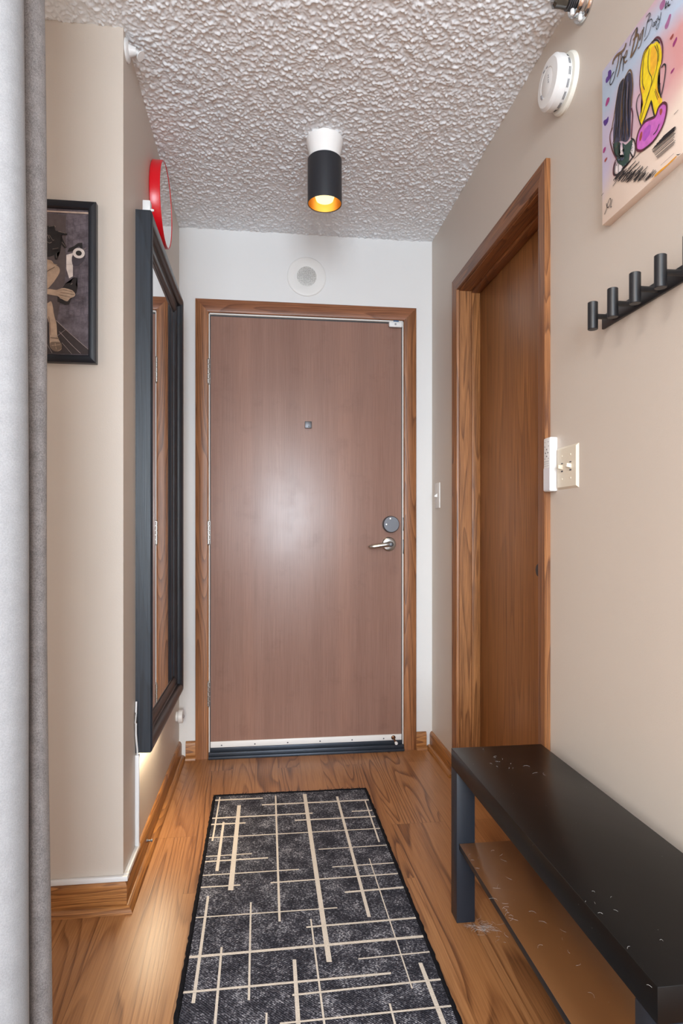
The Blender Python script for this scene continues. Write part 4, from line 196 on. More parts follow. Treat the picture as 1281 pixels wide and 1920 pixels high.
def floor_mat():
    m, nt, p = newmat('oak laminate planks')
    p.inputs['Roughness'].default_value = 0.34
    p.inputs['Specular IOR Level'].default_value = 0.5
    tc = N(nt, 'ShaderNodeTexCoord')
    sep = N(nt, 'ShaderNodeSeparateXYZ'); L(nt, tc, 'Object', sep, 0)
    ax = N(nt, 'ShaderNodeMath', operation='ADD'); ax.inputs[1].default_value = 0.33 + 1.95; L(nt, sep, 'X', ax, 0)
    ay = N(nt, 'ShaderNodeMath', operation='ADD'); ay.inputs[1].default_value = 3.35; L(nt, sep, 'Y', ay, 0)
    cb = N(nt, 'ShaderNodeCombineXYZ'); L(nt, ay, 0, cb, 'X'); L(nt, ax, 0, cb, 'Y')
    br = N(nt, 'ShaderNodeTexBrick', offset=0.37, offset_frequency=3, squash=1.0)
    br.inputs['Scale'].default_value = 1.0
    br.inputs['Color1'].default_value = (0, 0, 0, 1); br.inputs['Color2'].default_value = (1, 1, 1, 1)
    br.inputs['Mortar'].default_value = (0.5, 0.5, 0.5, 1)
    br.inputs['Mortar Size'].default_value = 0.0007; br.inputs['Mortar Smooth'].default_value = 0.3
    br.inputs['Brick Width'].default_value = 0.92; br.inputs['Row Height'].default_value = 0.0975
    L(nt, cb, 0, br, 'Vector')
    # every plank its own figure
    wv = N(nt, 'ShaderNodeMath', operation='MULTIPLY'); wv.inputs[1].default_value = 37.0
    L(nt, br, 'Color', wv, 0)
    mp = N(nt, 'ShaderNodeMapping'); mp.inputs['Scale'].default_value = (1.0, 0.085, 1.0)
    L(nt, tc, 'Object', mp, 'Vector')
    n1 = N(nt, 'ShaderNodeTexNoise', noise_dimensions='4D', Scale=6.5, Detail=1.6, Roughness=0.4, Distortion=0.3)
    L(nt, mp, 'Vector', n1, 'Vector'); L(nt, wv, 0, n1, 'W')
    mu = N(nt, 'ShaderNodeMath', operation='MULTIPLY'); mu.inputs[1].default_value = 24.0; L(nt, n1, 'Fac', mu, 0)
    fr = N(nt, 'ShaderNodeMath', operation='FRACT'); L(nt, mu, 0, fr, 0)
    r1 = ramp(nt, [(0.0, (0, 0, 0, 1)), (0.55, (0.12, 0.12, 0.12, 1)), (0.9, (1, 1, 1, 1)), (1.0, (0, 0, 0, 1))])
    L(nt, fr, 0, r1, 'Fac')
    # lines fade in and out
    nm = N(nt, 'ShaderNodeTexNoise', noise_dimensions='4D', Scale=3.0, Detail=1.0)
    L(nt, mp, 'Vector', nm, 'Vector'); L(nt, wv, 0, nm, 'W')
    rm = ramp(nt, [(0.38, (0.15, 0.15, 0.15, 1)), (0.62, (1, 1, 1, 1))]); L(nt, nm, 'Fac', rm, 'Fac')
    fig = N(nt, 'ShaderNodeMath', operation='MULTIPLY'); L(nt, r1, 'Color', fig, 0); L(nt, rm, 'Color', fig, 1)
    mp2 = N(nt, 'ShaderNodeMapping'); mp2.inputs['Scale'].default_value = (1.0, 0.02, 1.0)
    L(nt, tc, 'Object', mp2, 'Vector')
    n2 = N(nt, 'ShaderNodeTexNoise', Scale=260.0, Detail=2.0, Roughness=0.6); L(nt, mp2, 'Vector', n2, 'Vector')
    r2 = ramp(nt, [(0.4, (0, 0, 0, 1)), (0.62, (1, 1, 1, 1))]); L(nt, n2, 'Fac', r2, 'Fac')
    a = N(nt, 'ShaderNodeMath', operation='MULTIPLY'); a.inputs[1].default_value = 0.62; L(nt, fig, 0, a, 0)
    b = N(nt, 'ShaderNodeMath', operation='MULTIPLY_ADD'); b.inputs[1].default_value = 0.22; L(nt, r2, 'Color', b, 0); L(nt, a, 0, b, 2)
    c = N(nt, 'ShaderNodeMath', operation='MULTIPLY_ADD'); c.inputs[1].default_value = 0.22; c.use_clamp = True
    L(nt, br, 'Color', c, 0); L(nt, b, 0, c, 2)
    col = ramp(nt, [(0.0, srgb(172, 122, 78)), (0.45, srgb(142, 94, 56)), (1.0, srgb(80, 46, 26))])
    L(nt, c, 0, col, 'Fac')
    dk = N(nt, 'ShaderNodeMixRGB', blend_type='MULTIPLY'); dk.inputs[2].default_value = (0.55, 0.5, 0.45, 1)
    L(nt, br, 'Fac', dk, 0); L(nt, col, 'Color', dk, 1)
    L(nt, dk, 0, p, 'Base Color')
    bp = N(nt, 'ShaderNodeBump', Strength=0.10, Distance=0.001); bp.invert = True
    L(nt, b, 0, bp, 'Height'); L(nt, bp, 'Normal', p, 'Normal')
    return m
M['floor'] = floor_mat()

def rug_mat():
    m, nt, p = newmat('charcoal woven rug')
    p.inputs['Roughness'].default_value = 0.95; p.inputs['Specular IOR Level'].default_value = 0.1
    tc = N(nt, 'ShaderNodeTexCoord')
    n = N(nt, 'ShaderNodeTexNoise', Scale=230.0, Detail=2.0, Roughness=0.7); L(nt, tc, 'Object', n, 'Vector')
    n2 = N(nt, 'ShaderNodeTexNoise', Scale=16.0, Detail=3.0); L(nt, tc, 'Object', n2, 'Vector')
    ad = N(nt, 'ShaderNodeMath', operation='MULTIPLY_ADD'); ad.inputs[1].default_value = 0.5; L(nt, n2, 'Fac', ad, 0); L(nt, n, 'Fac', ad, 2)
    mpx = N(nt, 'ShaderNodeMapping'); mpx.inputs['Scale'].default_value = (1, 4, 1); L(nt, tc, 'Object', mpx, 'Vector')
    n3 = N(nt, 'ShaderNodeTexNoise', Scale=150.0, Detail=1.0); L(nt, mpx, 'Vector', n3, 'Vector')
    a2 = N(nt, 'ShaderNodeMath', operation='MULTIPLY_ADD'); a2.inputs[1].default_value = 0.5; L(nt, n3, 'Fac', a2, 0); L(nt, ad, 0, a2, 2)
    r = ramp(nt, [(0.36, srgb(34, 34, 41)), (0.56, srgb(62, 62, 70)), (0.66, srgb(104, 104, 112)), (0.76, srgb(170, 170, 176))])
    sub = N(nt, 'ShaderNodeMath', operation='SUBTRACT'); sub.inputs[1].default_value = 0.46; L(nt, a2, 0, sub, 0)
    L(nt, sub, 0, r, 'Fac')
    L(nt, r, 'Color', p, 'Base Color')
    w = N(nt, 'ShaderNodeTexWave', Scale=90.0, bands_direction='DIAGONAL'); L(nt, tc, 'Object', w, 'Vector')
    b = N(nt, 'ShaderNodeBump', Strength=0.5, Distance=0.002); L(nt, w, 'Fac', b, 'Height'); L(nt, b, 'Normal', p, 'Normal')
    return m
M['rug'] = rug_mat()
M['rug_line'] = simple('cream rug line', srgb(206, 196, 184), 0.95, spec=0.1, var=0.12, vscale=300, bump=0.5, bscale=300)
M['rug_edge'] = simple('black bound rug edge', srgb(22, 22, 26), 0.95, spec=0.1, bump=0.8, bscale=350)

def curtain_mat(name, lo, hi):
    m, nt, p = newmat(name)
    p.inputs['Roughness'].default_value = 0.95; p.inputs['Specular IOR Level'].default_value = 0.1
    p.inputs['Sheen Weight'].default_value = 0.15
    tc = N(nt, 'ShaderNodeTexCoord')
    n = N(nt, 'ShaderNodeTexNoise', Scale=420.0, Detail=3.0, Roughness=0.7); L(nt, tc, 'Object', n, 'Vector')
    n2 = N(nt, 'ShaderNodeTexNoise', Scale=40.0, Detail=3.0); L(nt, tc, 'Object', n2, 'Vector')
    ad = N(nt, 'ShaderNodeMath', operation='MULTIPLY_ADD'); ad.inputs[1].default_value = 0.4; L(nt, n2, 'Fac', ad, 0); L(nt, n, 'Fac', ad, 2)
    r = ramp(nt, [(0.5, lo), (0.9, hi)]); L(nt, ad, 0, r, 'Fac'); L(nt, r, 'Color', p, 'Base Color')
    b = N(nt, 'ShaderNodeBump', Strength=0.3, Distance=0.001); L(nt, n, 'Fac', b, 'Height'); L(nt, b, 'Normal', p, 'Normal')
    return m
M['curtain'] = curtain_mat('grey felted curtain', srgb(112, 109, 110), srgb(160, 156, 156))
M['curtain_lit'] = curtain_mat('grey curtain lit fold', srgb(134, 135, 138), srgb(152, 153, 156))  # same cloth in a paler tone, light on the front folds painted in

def canvas_mat():
    m, nt, p = newmat('painted canvas ground')
    p.inputs['Roughness'].default_value = 0.6
    tc = N(nt, 'ShaderNodeTexCoord')
    sep = N(nt, 'ShaderNodeSeparateXYZ'); L(nt, tc, 'Object', sep, 0)
    nz = N(nt, 'ShaderNodeTexNoise', Scale=9.0, Detail=4.0); L(nt, tc, 'Object', nz, 'Vector')
    # across the painting: lavender -> pink  (local Y runs from -w to 0)
    ma = N(nt, 'ShaderNodeMath', operation='MULTIPLY_ADD'); ma.inputs[1].default_value = 0.10; L(nt, nz, 'Fac', ma, 0); L(nt, sep, 'Y', ma, 2)
    mr = N(nt, 'ShaderNodeMapRange'); mr.inputs['From Min'].default_value = 0.05; mr.inputs['From Max'].default_value = -0.22
    L(nt, ma, 0, mr, 'Value')
    rc = ramp(nt, [(0.0, srgb(214, 210, 240)), (0.3, srgb(216, 196, 220)), (0.6, srgb(224, 182, 192)), (1.0, srgb(216, 156, 156))])
    L(nt, mr, 0, rc, 'Fac')
    # sky-blue wash behind the lettering
    mt = N(nt, 'ShaderNodeMath', operation='MULTIPLY_ADD'); mt.inputs[1].default_value = 0.08; L(nt, nz, 'Fac', mt, 0); L(nt, sep, 'Z', mt, 2)
    mr2 = N(nt, 'ShaderNodeMapRange'); mr2.inputs['From Min'].default_value = 0.27; mr2.inputs['From Max'].default_value = 0.42
    L(nt, mt, 0, mr2, 'Value')
    rb = ramp(nt, [(0.0, (0, 0, 0, 1)), (0.35, (0.9, 0.9, 0.9, 1)), (0.6, (0.8, 0.8, 0.8, 1)), (0.9, (0.1, 0.1, 0.1, 1))]); L(nt, mr2, 0, rb, 'Fac')
    mx = N(nt, 'ShaderNodeMixRGB'); L(nt, rb, 'Color', mx, 0); L(nt, rc, 'Color', mx, 1); mx.inputs[2].default_value = srgb(188, 214, 240)
    # cream ground at the foot
    mr3 = N(nt, 'ShaderNodeMapRange'); mr3.inputs['From Min'].default_value = 0.155; mr3.inputs['From Max'].default_value = 0.085
    ty = N(nt, 'ShaderNodeMath', operation='MULTIPLY_ADD'); ty.inputs[1].default_value = 0.20; L(nt, sep, 'Y', ty, 0); L(nt, mt, 0, ty, 2)
    L(nt, ty, 0, mr3, 'Value')
    mx2 = N(nt, 'ShaderNodeMixRGB'); L(nt, mr3, 0, mx2, 0); L(nt, mx, 0, mx2, 1); mx2.inputs[2].default_value = srgb(240, 222, 208)
    L(nt, mx2, 0, p, 'Base Color')
    w = N(nt, 'ShaderNodeTexNoise', Scale=500.0); L(nt, tc, 'Object', w, 'Vector')
    b = N(nt, 'ShaderNodeBump', Strength=0.15, Distance=0.001); L(nt, w, 'Fac', b, 'Height'); L(nt, b, 'Normal', p, 'Normal')
    return m
M['canvas'] = canvas_mat()
for k, c in dict(violet=(78, 40, 128), magenta=(160, 52, 120), mauve=(164, 104, 152), rust=(160, 72, 64), hair=(62, 62, 84), green=(52, 78, 70),
                 white=(232, 222, 224), yellow=(252, 218, 20), amber=(248, 186, 36), pink=(204, 108, 196), orchid=(176, 84, 190),
                 bronze=(112, 86, 60), ink=(28, 22, 26), maroon=(92, 34, 50), slate=(92, 98, 130), ochre=(226, 158, 40)).items():
    M['art_' + k] = simple('canvas paint ' + k, srgb(*c), 0.5, var=0.12, vscale=90)
for k, c in dict(tile=(52, 40, 40), shade=(88, 76, 76), glow=(120, 112, 128), glow2=(116, 108, 120), skin=(184, 158, 136), cloth=(176, 150, 124), dark=(30, 23, 22),
                 white=(220, 208, 202), shade2=(66, 58, 66), bottle=(30, 20, 20), sandal=(120, 100, 84), rim=(196, 172, 156), line=(176, 162, 156),
                 gleam=(150, 132, 122), knuckle=(92, 72, 60), mortar=(70, 62, 72)).items():
    M['pic_' + k] = simple('print ink ' + k, srgb(*c), 0.55, var=0.14, vscale=70)
def print_bg():
    m, nt, p = newmat('print brick backdrop')
    p.inputs['Roughness'].default_value = 0.35
    tc = N(nt, 'ShaderNodeTexCoord')
    n = N(nt, 'ShaderNodeTexNoise', Scale=40.0, Detail=4.0, Roughness=0.7); L(nt, tc, 'Object', n, 'Vector')
    r = ramp(nt, [(0.3, srgb(70, 62, 66)), (0.7, srgb(122, 112, 120))]); L(nt, n, 'Fac', r, 'Fac'); L(nt, r, 'Color', p, 'Base Color')
    return m
M['pic_bg'] = print_bg()

# ------------------------------------------------------------------ mesh helpers
def box(bm, x0, x1, y0, y1, z0, z1, bev=0.0, mi=0, seg=2):
    x0, x1 = sorted((x0, x1)); y0, y1 = sorted((y0, y1)); z0, z1 = sorted((z0, z1))
    vs = [bm.verts.new(p) for p in ((x0, y0, z0), (x1, y0, z0), (x1, y1, z0), (x0, y1, z0), (x0, y0, z1), (x1, y0, z1), (x1, y1, z1), (x0, y1, z1))]
    fs = [bm.faces.new([vs[i] for i in q]) for q in ((0, 3, 2, 1), (4, 5, 6, 7), (0, 1, 5, 4), (1, 2, 6, 5), (2, 3, 7, 6), (3, 0, 4, 7))]
    for f in fs: f.material_index = mi
    if bev > 0:
        es = list({e for f in fs for e in f.edges})
        bmesh.ops.bevel(bm, geom=es, offset=bev, segments=seg, profile=0.5, affect='EDGES')
    return bm

def frame_axes(d):
    d = Vector(d).normalized()
    u = d.orthogonal().normalized() if abs(d.z) > 0.99 else Vector((0, 0, 1)).cross(d).normalized()
    return d, u, d.cross(u)

def lathe(bm, prof, origin, axis=(0, 0, 1), seg=40, mi=0, smooth=True, cap0=True, cap1=True):
    d, u, w = frame_axes(axis); o = Vector(origin); rings = []
    for r, h in prof:
        c = o + d * h
        if r < 1e-6: rings.append([bm.verts.new(c)])
        else: rings.append([bm.verts.new(c + (u * math.cos(2 * math.pi * k / seg) + w * math.sin(2 * math.pi * k / seg)) * r) for k in range(seg)])
    fs = []
    for a, b in zip(rings, rings[1:]):
        if len(a) == 1 and len(b) == 1: continue
        for k in range(seg):
            k2 = (k + 1) % seg
            if len(a) == 1: fs.append(bm.faces.new((a[0], b[k2], b[k])))
            elif len(b) == 1: fs.append(bm.faces.new((a[k], a[k2], b[0])))
            else: fs.append(bm.faces.new((a[k], a[k2], b[k2], b[k])))
    if cap0 and len(rings[0]) > 1: fs.append(bm.faces.new(list(reversed(rings[0]))))
    if cap1 and len(rings[-1]) > 1: fs.append(bm.faces.new(rings[-1]))
    for f in fs: f.material_index = mi; f.smooth = smooth
    return bm

def cyl(bm, p0, p1, r0, r1=None, seg=32, mi=0, bev=0.0):
    p0, p1 = Vector(p0), Vector(p1); h = (p1 - p0).length; r1 = r0 if r1 is None else r1
    if bev: prof = [(r0 - bev, 0), (r0, bev), (r1, h - bev), (r1 - bev, h)]
    else: prof = [(r0, 0), (r1, h)]
    return lathe(bm, prof, p0, p1 - p0, seg, mi)

def tube(bm, pts, r, seg=8, mi=0):
    pts = [Vector(p) for p in pts]; rings = []
    for i, p in enumerate(pts):
        d = (pts[min(i + 1, len(pts) - 1)] - pts[max(i - 1, 0)])
        _, u, w = frame_axes(d); rr = r[i] if isinstance(r, (list, tuple)) else r
        rings.append([bm.verts.new(p + (u * math.cos(2 * math.pi * k / seg) + w * math.sin(2 * math.pi * k / seg)) * rr) for k in range(seg)])
    for a, b in zip(rings, rings[1:]):
        for k in range(seg):
            f = bm.faces.new((a[k], a[(k + 1) % seg], b[(k + 1) % seg], b[k])); f.smooth = True; f.material_index = mi
    for ring in (list(reversed(rings[0])), rings[-1]):
        f = bm.faces.new(ring); f.material_index = mi
    return bm

def sweep(bm, prof, p0, p1, ua, ub, mi=0, smooth=False, m0=0.0, m1=0.0):
    """profile (a,b) -> ua*a + ub*b, run straight from p0 to p1; m0/m1 mitre the ends by a*m along the run"""
    p0, p1, ua, ub = Vector(p0), Vector(p1), Vector(ua), Vector(ub); d = (p1 - p0).normalized()
    A = [bm.verts.new(p0 + ua * a + ub * b + d * (a * m0)) for a, b in prof]
    B = [bm.verts.new(p1 + ua * a + ub * b - d * (a * m1)) for a, b in prof]
    n = len(prof)
    for k in range(n):
        f = bm.faces.new((A[k], A[(k + 1) % n], B[(k + 1) % n], B[k])); f.material_index = mi; f.smooth = smooth
    bm.faces.new(list(reversed(A))).material_index = mi; bm.faces.new(B).material_index = mi
    return bm

def prism(bm, pts, n, t, mi=0):
    """flat polygon pts (3-D) given thickness t along n"""
    n = Vector(n).normalized() * t
    a = [bm.verts.new(Vector(p)) for p in pts]; b = [bm.verts.new(Vector(p) + n) for p in pts]
    k = len(pts); fs = [bm.faces.new(b), bm.faces.new(list(reversed(a)))]
    for i in range(k): fs.append(bm.faces.new((a[i], a[(i + 1) % k], b[(i + 1) % k], b[i])))
    for f in fs: f.material_index = mi
    return bm

def smooth_path(pts, closed=False, n=5):
    P = [Vector((p[0], p[1])) for p in pts]; out = []; m = len(P)
    rng = range(m if closed else m - 1)
    for i in rng:
        if closed: p0, p1, p2, p3 = P[i - 1], P[i], P[(i + 1) % m], P[(i + 2) % m]
        else: p0, p1, p2, p3 = P[max(i - 1, 0)], P[i], P[i + 1], P[min(i + 2, m - 1)]
        for k in range(n):
            t = k / n
            out.append(0.5 * ((2 * p1) + (p2 - p0) * t + (2 * p0 - 5 * p1 + 4 * p2 - p3) * t * t + (3 * p1 - p0 - 3 * p2 + p3) * t ** 3))
    if not closed: out.append(P[-1])
    return out

def flat_fill(bm, pts2, conv, mi, lift, closed_smooth=True, n=4):
    pts = smooth_path(pts2, True, n) if closed_smooth else [Vector(p) for p in pts2]
    f = bm.faces.new([bm.verts.new(conv(p[0], p[1], lift)) for p in pts]); f.material_index = mi
    bmesh.ops.triangulate(bm, faces=[f])

def flat_stroke(bm, pts2, hw, conv, mi, lift, smooth=True):
    pts = smooth_path(pts2, False, 4) if smooth and len(pts2) > 2 else [Vector((p[0], p[1])) for p in pts2]
    Lf, Rt = [], []
    for i, p in enumerate(pts):
        d = pts[min(i + 1, len(pts) - 1)] - pts[max(i - 1, 0)]
        if d.length < 1e-9: d = Vector((1, 0))
        d.normalize(); nn = Vector((-d.y, d.x))
        w = hw * (0.7 if i in (0, len(pts) - 1) else 1.0)
        Lf.append(bm.verts.new(conv(*(p + nn * w), lift))); Rt.append(bm.verts.new(conv(*(p - nn * w), lift)))
    for i in range(len(pts) - 1):
        try:
            f = bm.faces.new((Lf[i], Lf[i + 1], Rt[i + 1], Rt[i])); f.material_index = mi
        except ValueError: pass

# ------------------------------------------------------------------ object helpers
ORIGIN = {}
def finish(bm, name, mats, org):
    bmesh.ops.recalc_face_normals(bm, faces=bm.faces)
    me = bpy.data.meshes.new(name); bm.to_mesh(me); bm.free()
    me.transform(Matrix.Translation(-Vector(org)))
    me.set_sharp_from_angle(angle=R(38))
    for m in (mats if isinstance(mats, (list, tuple)) else [mats]): me.materials.append(M[m] if isinstance(m, str) else m)
    return me

def tag(o, label=None, cat=None, group=None, kind=None):
    if label: o['label'] = label
    if cat: o['category'] = cat
    if group: o['group'] = group
    if kind: o['kind'] = kind
    return o

def thing(name, loc, label, cat, group=None, kind=None):
    o = bpy.data.objects.new(name, None); COL.objects.link(o); o.location = loc; o.empty_display_size = 0.05
    ORIGIN[o.name] = Vector(loc)
    return tag(o, label, cat, group, kind)

def part(name, bm, mats, parent, label=None):
    org = ORIGIN[parent.name]
    o = bpy.data.objects.new(name, finish(bm, name, mats, org)); COL.objects.link(o); o.parent = parent
    ORIGIN[o.name] = org
    if label: o['label'] = label
    return o

def solo(name, bm, mats, loc, label=None, cat=None, group=None, kind=None):
    o = bpy.data.objects.new(name, finish(bm, name, mats, loc)); COL.objects.link(o); o.location = loc
    ORIGIN[o.name] = Vector(loc)
    return tag(o, label, cat, group, kind)

def nb(): return bmesh.new()

# ================================================================== SETTING
bm = nb(); box(bm, -1.8, 0.93, -2.7, 3.04, -0.05, 0.0)
solo('floor', bm, 'floor', (0, 0, 0), 'orange brown oak laminate plank floor', 'floor', kind='structure')

def value_noise(nx, ny, cell, rng):
    gx, gy = int(nx / cell) + 3, int(ny / cell) + 3
    g = rng.random((gx, gy)); x = np.arange(nx) / cell; y = np.arange(ny) / cell
    xi, yi = x.astype(int), y.astype(int); fx, fy = x - xi, y - yi
    fx = fx * fx * (3 - 2 * fx); fy = fy * fy * (3 - 2 * fy)
    a = g[np.ix_(xi, yi)]; b = g[np.ix_(xi + 1, yi)]; c = g[np.ix_(xi, yi + 1)]; d = g[np.ix_(xi + 1, yi + 1)]
    fx = fx[:, None]; fy = fy[None, :]
    return (a * (1 - fx) + b * fx) * (1 - fy) + (c * (1 - fx) + d * fx) * fy

def build_ceiling():
    x0, x1, y0, y1, st = -1.0, 0.803, 0.9, 2.915, 0.0030
    nx, ny = int((x1 - x0) / st) + 1, int((y1 - y0) / st) + 1
    rng = np.random.default_rng(5)
    n = 0.46 * value_noise(nx, ny, 2.7, rng) + 0.40 * value_noise(nx, ny, 1.5, rng) + 0.14 * value_noise(nx, ny, 7.0, rng)
    t = np.clip((n - 0.36) / 0.42, 0, 1); t = t ** 1.35
    hgt = 0.0062 * t + 0.0007 * rng.random((nx, ny))
    xs = np.linspace(x0, x1, nx); ys = np.linspace(y0, y1, ny)
    co = np.empty((nx * ny, 3)); X, Y = np.meshgrid(xs, ys, indexing='ij')
    co[:, 0] = X.ravel(); co[:, 1] = Y.ravel(); co[:, 2] = (0.0 - hgt).ravel()
    i = (np.arange(nx - 1)[:, None] * ny + np.arange(ny - 1)[None, :]).ravel()
    q = np.stack([i, i + 1, i + ny + 1, i + ny], 1)
    base = nx * ny
    # the rest of the ceiling (flat) and its upper side
    ex = np.array([(-1.8, -2.7, -.001), (0.93, -2.7, -.001), (0.93, y0, -.001), (-1.8, y0, -.001), (-1.8, 3.04, -.001), (x0, 3.04, -.001), (x0, y0, -.001),
                   (-1.8, -2.7, .06), (0.93, -2.7, .06), (0.93, 3.04, .06), (-1.8, 3.04, .06)])
    eq = np.array([(0, 3, 2, 1), (3, 4, 5, 6), (7, 8, 9, 10)]) + base
    co = np.vstack([co, ex]); q = np.vstack([q, eq])
    me = bpy.data.meshes.new('ceiling')
    me.vertices.add(len(co)); me.vertices.foreach_set('co', co.ravel())
    me.loops.add(q.size); me.loops.foreach_set('vertex_index', q.ravel().astype(np.int32))
    me.polygons.add(len(q)); me.polygons.foreach_set('loop_start', (np.arange(len(q)) * 4).astype(np.int32))
    me.polygons.foreach_set('use_smooth', np.ones(len(q), dtype=bool))
    me.update(calc_edges=True); me.validate()
    me.materials.append(M['ceiling'])
    o = bpy.data.objects.new('ceiling', me); COL.objects.link(o); o.location = (0, 0, CH)
    tag(o, 'white popcorn textured ceiling', 'ceiling', kind='structure')
build_ceiling()

CT = CH + 0.03
# right wall with the bathroom door opening
OY0, OY1, OZ = 1.7225, 2.4916, 2.043
bm = nb(); box(bm, XR, 0.925, -2.7, OY0, 0, CT); box(bm, XR, 0.925, OY1, 3.04, 0, CT); box(bm, XR, 0.925, OY0, OY1, OZ, CT)
solo('wall_right', bm, 'paint_beige', (XR, 0, 0), 'beige painted wall on the right', 'wall', kind='structure')
# left hall wall and the wall face that turns left
bm = nb(); box(bm, -0.49, XL, YC, 3.04, 0, CT)
solo('wall_left', bm, 'paint_beige', (XL, YC, 0), 'beige painted hall wall on the left', 'wall', kind='structure')
bm = nb(); box(bm, -1.8, -0.49, YC, YC + 0.1, 0, CT)
solo('wall_left_front', bm, 'paint_beige', (-1.2, YC, 0), 'beige wall face behind the grey curtain', 'wall', kind='structure')
# back wall with the entry opening
DX0, DX1, DZ = -0.262, 0.669, 2.055
bm = nb(); box(bm, XL, DX0, YB, 3.04, 0, CT); box(bm, DX1, XR, YB, 3.04, 0, CT); box(bm, DX0, DX1, YB, 3.04, DZ, CT)
solo('wall_back', bm, 'paint_white', (0.2, YB, 0), 'pale grey wall around the entry door', 'wall', kind='structure')
# the room behind the camera
bm = nb(); box(bm, -1.8, -1.7, -2.7, YC, 0, CT)
solo('wall_left_near', bm, 'paint_beige', (-1.7, 0, 0), 'beige wall at the far left of the room', 'wall', kind='structure')
WX0, WX1, WZ0, WZ1 = -0.95, 0.70, 0.60, 2.15
bm = nb(); box(bm, -1.7, WX0, -2.7, -2.6, 0, CT); box(bm, WX1, XR, -2.7, -2.6, 0, CT); box(bm, WX0, WX1, -2.7, -2.6, 0, WZ0); box(bm, WX0, WX1, -2.7, -2.6, WZ1, CT)
solo('wall_rear', bm, 'paint_white', (0, -2.6, 0), 'pale wall with the window behind the viewer', 'wall', kind='structure')
w = thing('window_1', (-0.3, -2.65, WZ0), 'wide white framed window behind the viewer', 'window', kind='structure')
bm = nb()
for a, b in ((WX0, WX0 + .05), (WX1 - .05, WX1), (-0.15, -0.10)): box(bm, a, b, -2.68, -2.63, WZ0, WZ1, .003)
box(bm, WX0, WX1, -2.68, -2.63, WZ0, WZ0 + .05, .003); box(bm, WX0, WX1, -2.68, -2.63, WZ1 - .05, WZ1, .003)
part('window_frame', bm, 'white_plastic', w)

# baseboards: board + quarter-round shoe, one mesh each
BOARD = [(0, 0), (0.012, 0), (0.012, 0.066), (0.0095, 0.074), (0.005, 0.080), (0, 0.081)]
SHOE = [(0.012, 0)] + [(0.012 + 0.018 * math.cos(R(a)), 0.018 * math.sin(R(a))) for a in (0, 20, 40, 60, 80, 90)]
def baseboard(name, p0, p1, out, mat, label, m0=0, m1=0, t=0.0):
    bm = nb(); sweep(bm, [(a, b) for a, b in BOARD], p0, p1, out, (0, 0, 1), m0=m0, m1=m1)
    o = solo(name, bm, mat, p0, label, 'baseboard', kind='structure')
    bm = nb(); sweep(bm, SHOE, p0, p1, out, (0, 0, 1), m0=m0, m1=m1)
    part('shoe_molding', bm, mat, o)
    return o
baseboard('baseboard_left', (XL, YC, 0), (XL, YB, 0), (1, 0, 0), 'base_y', 'golden oak baseboard along the left hall wall under the mirror', m0=-1, m1=0)
baseboard('baseboard_left_front', (-1.7, YC, 0), (XL, YC, 0), (0, -1, 0), 'base_x', 'oak baseboard below the framed print, turning the corner', m1=-1)
baseboard('baseboard_right', (XR, 2.5486, 0), (XR, YB, 0), (-1, 0, 0), 'base_y', 'oak baseboard between the side door and the back corner')
baseboard('baseboard_right_near', (XR, -2.6, 0), (XR, 1.668, 0), (-1, 0, 0), 'base_y', 'oak baseboard along the right wall behind the bench')
baseboard('baseboard_back', (XL + .03, YB, 0), (-0.311, YB, 0), (0, -1, 0), 'base_x', 'short oak baseboard left of the entry door')
baseboard('baseboard_back_right', (0.7215, YB, 0), (XR - .03, YB, 0), (0, -1, 0), 'base_x', 'short oak baseboard right of the entry door')

# ------------------------------------------------------------------ entry door (back wall)
t1 = thing('trim_1', (0.2, YB, 0), 'brown wood casing around the entry door', 'door frame', kind='structure')
CW = 0.0595
CPROF = [(0, 0), (0, 0.016), (0.003, 0.018), (0.050, 0.016), (CW - .003, 0.015), (CW, 0.012), (CW, 0)]
CX0, CX1, CZ = -0.3125, 0.7215, 2.109
bm = nb(); sweep(bm, CPROF, (CX0, YB, 0), (CX0, YB, CZ), (1, 0, 0), (0, -1, 0), m1=1); part('casing_leg', bm, 'entry_trim_z', t1)
bm = nb(); sweep(bm, CPROF, (CX1, YB, 0), (CX1, YB, CZ), (-1, 0, 0), (0, -1, 0), m1=1); part('casing_leg', bm, 'entry_trim_z', t1)
bm = nb(); sweep(bm, CPROF, (CX0, YB, CZ), (CX1, YB, CZ), (0, 0, -1), (0, -1, 0), m0=1, m1=1); part('casing_head', bm, 'entry_trim_x', t1)
bm = nb(); box(bm, DX0, -0.2535, YB - .004, 3.04, 0, DZ); box(bm, 0.6605, DX1, YB - .004, 3.04, 0, DZ); box(bm, DX0, DX1, YB - .004, 3.04, 2.0485, DZ)
part('jamb', bm, 'entry_trim_z', t1)
bm = nb(); zt = 2.0485
box(bm, -0.2535, -0.2485, YB - .008, YB + .02, 0.02, zt, .001); box(bm, 0.6555, 0.6605, YB - .008, YB + .02, 0.02, zt, .001); box(bm, -0.2535, 0.6605, YB - .008, YB + .02, zt - .006, zt, .001)
part('weatherstrip', bm, 'strip_white', t1, 'thin white weatherstrip')
bm = nb()
box(bm, -0.2535, 0.6605, YB - .032, 3.04, 0.0, 0.012, .002); box(bm, -0.2535, 0.6605, YB - .022, 3.04, 0.012, 0.028, .002); box(bm, -0.2535, 0.6605, YB - .006, 3.04, 0.028, 0.045, .002)
part('threshold', bm, 'threshold', t1, 'dark metal sill')
bm = nb(); box(bm, 0.657, 0.668, YB - .0085, YB + .005, 1.045, 1.11, .002); box(bm, 0.657, 0.668, YB - .0085, YB + .005, 0.935, 1.005, .002)
part('strike_plate', bm, 'black_metal', t1)

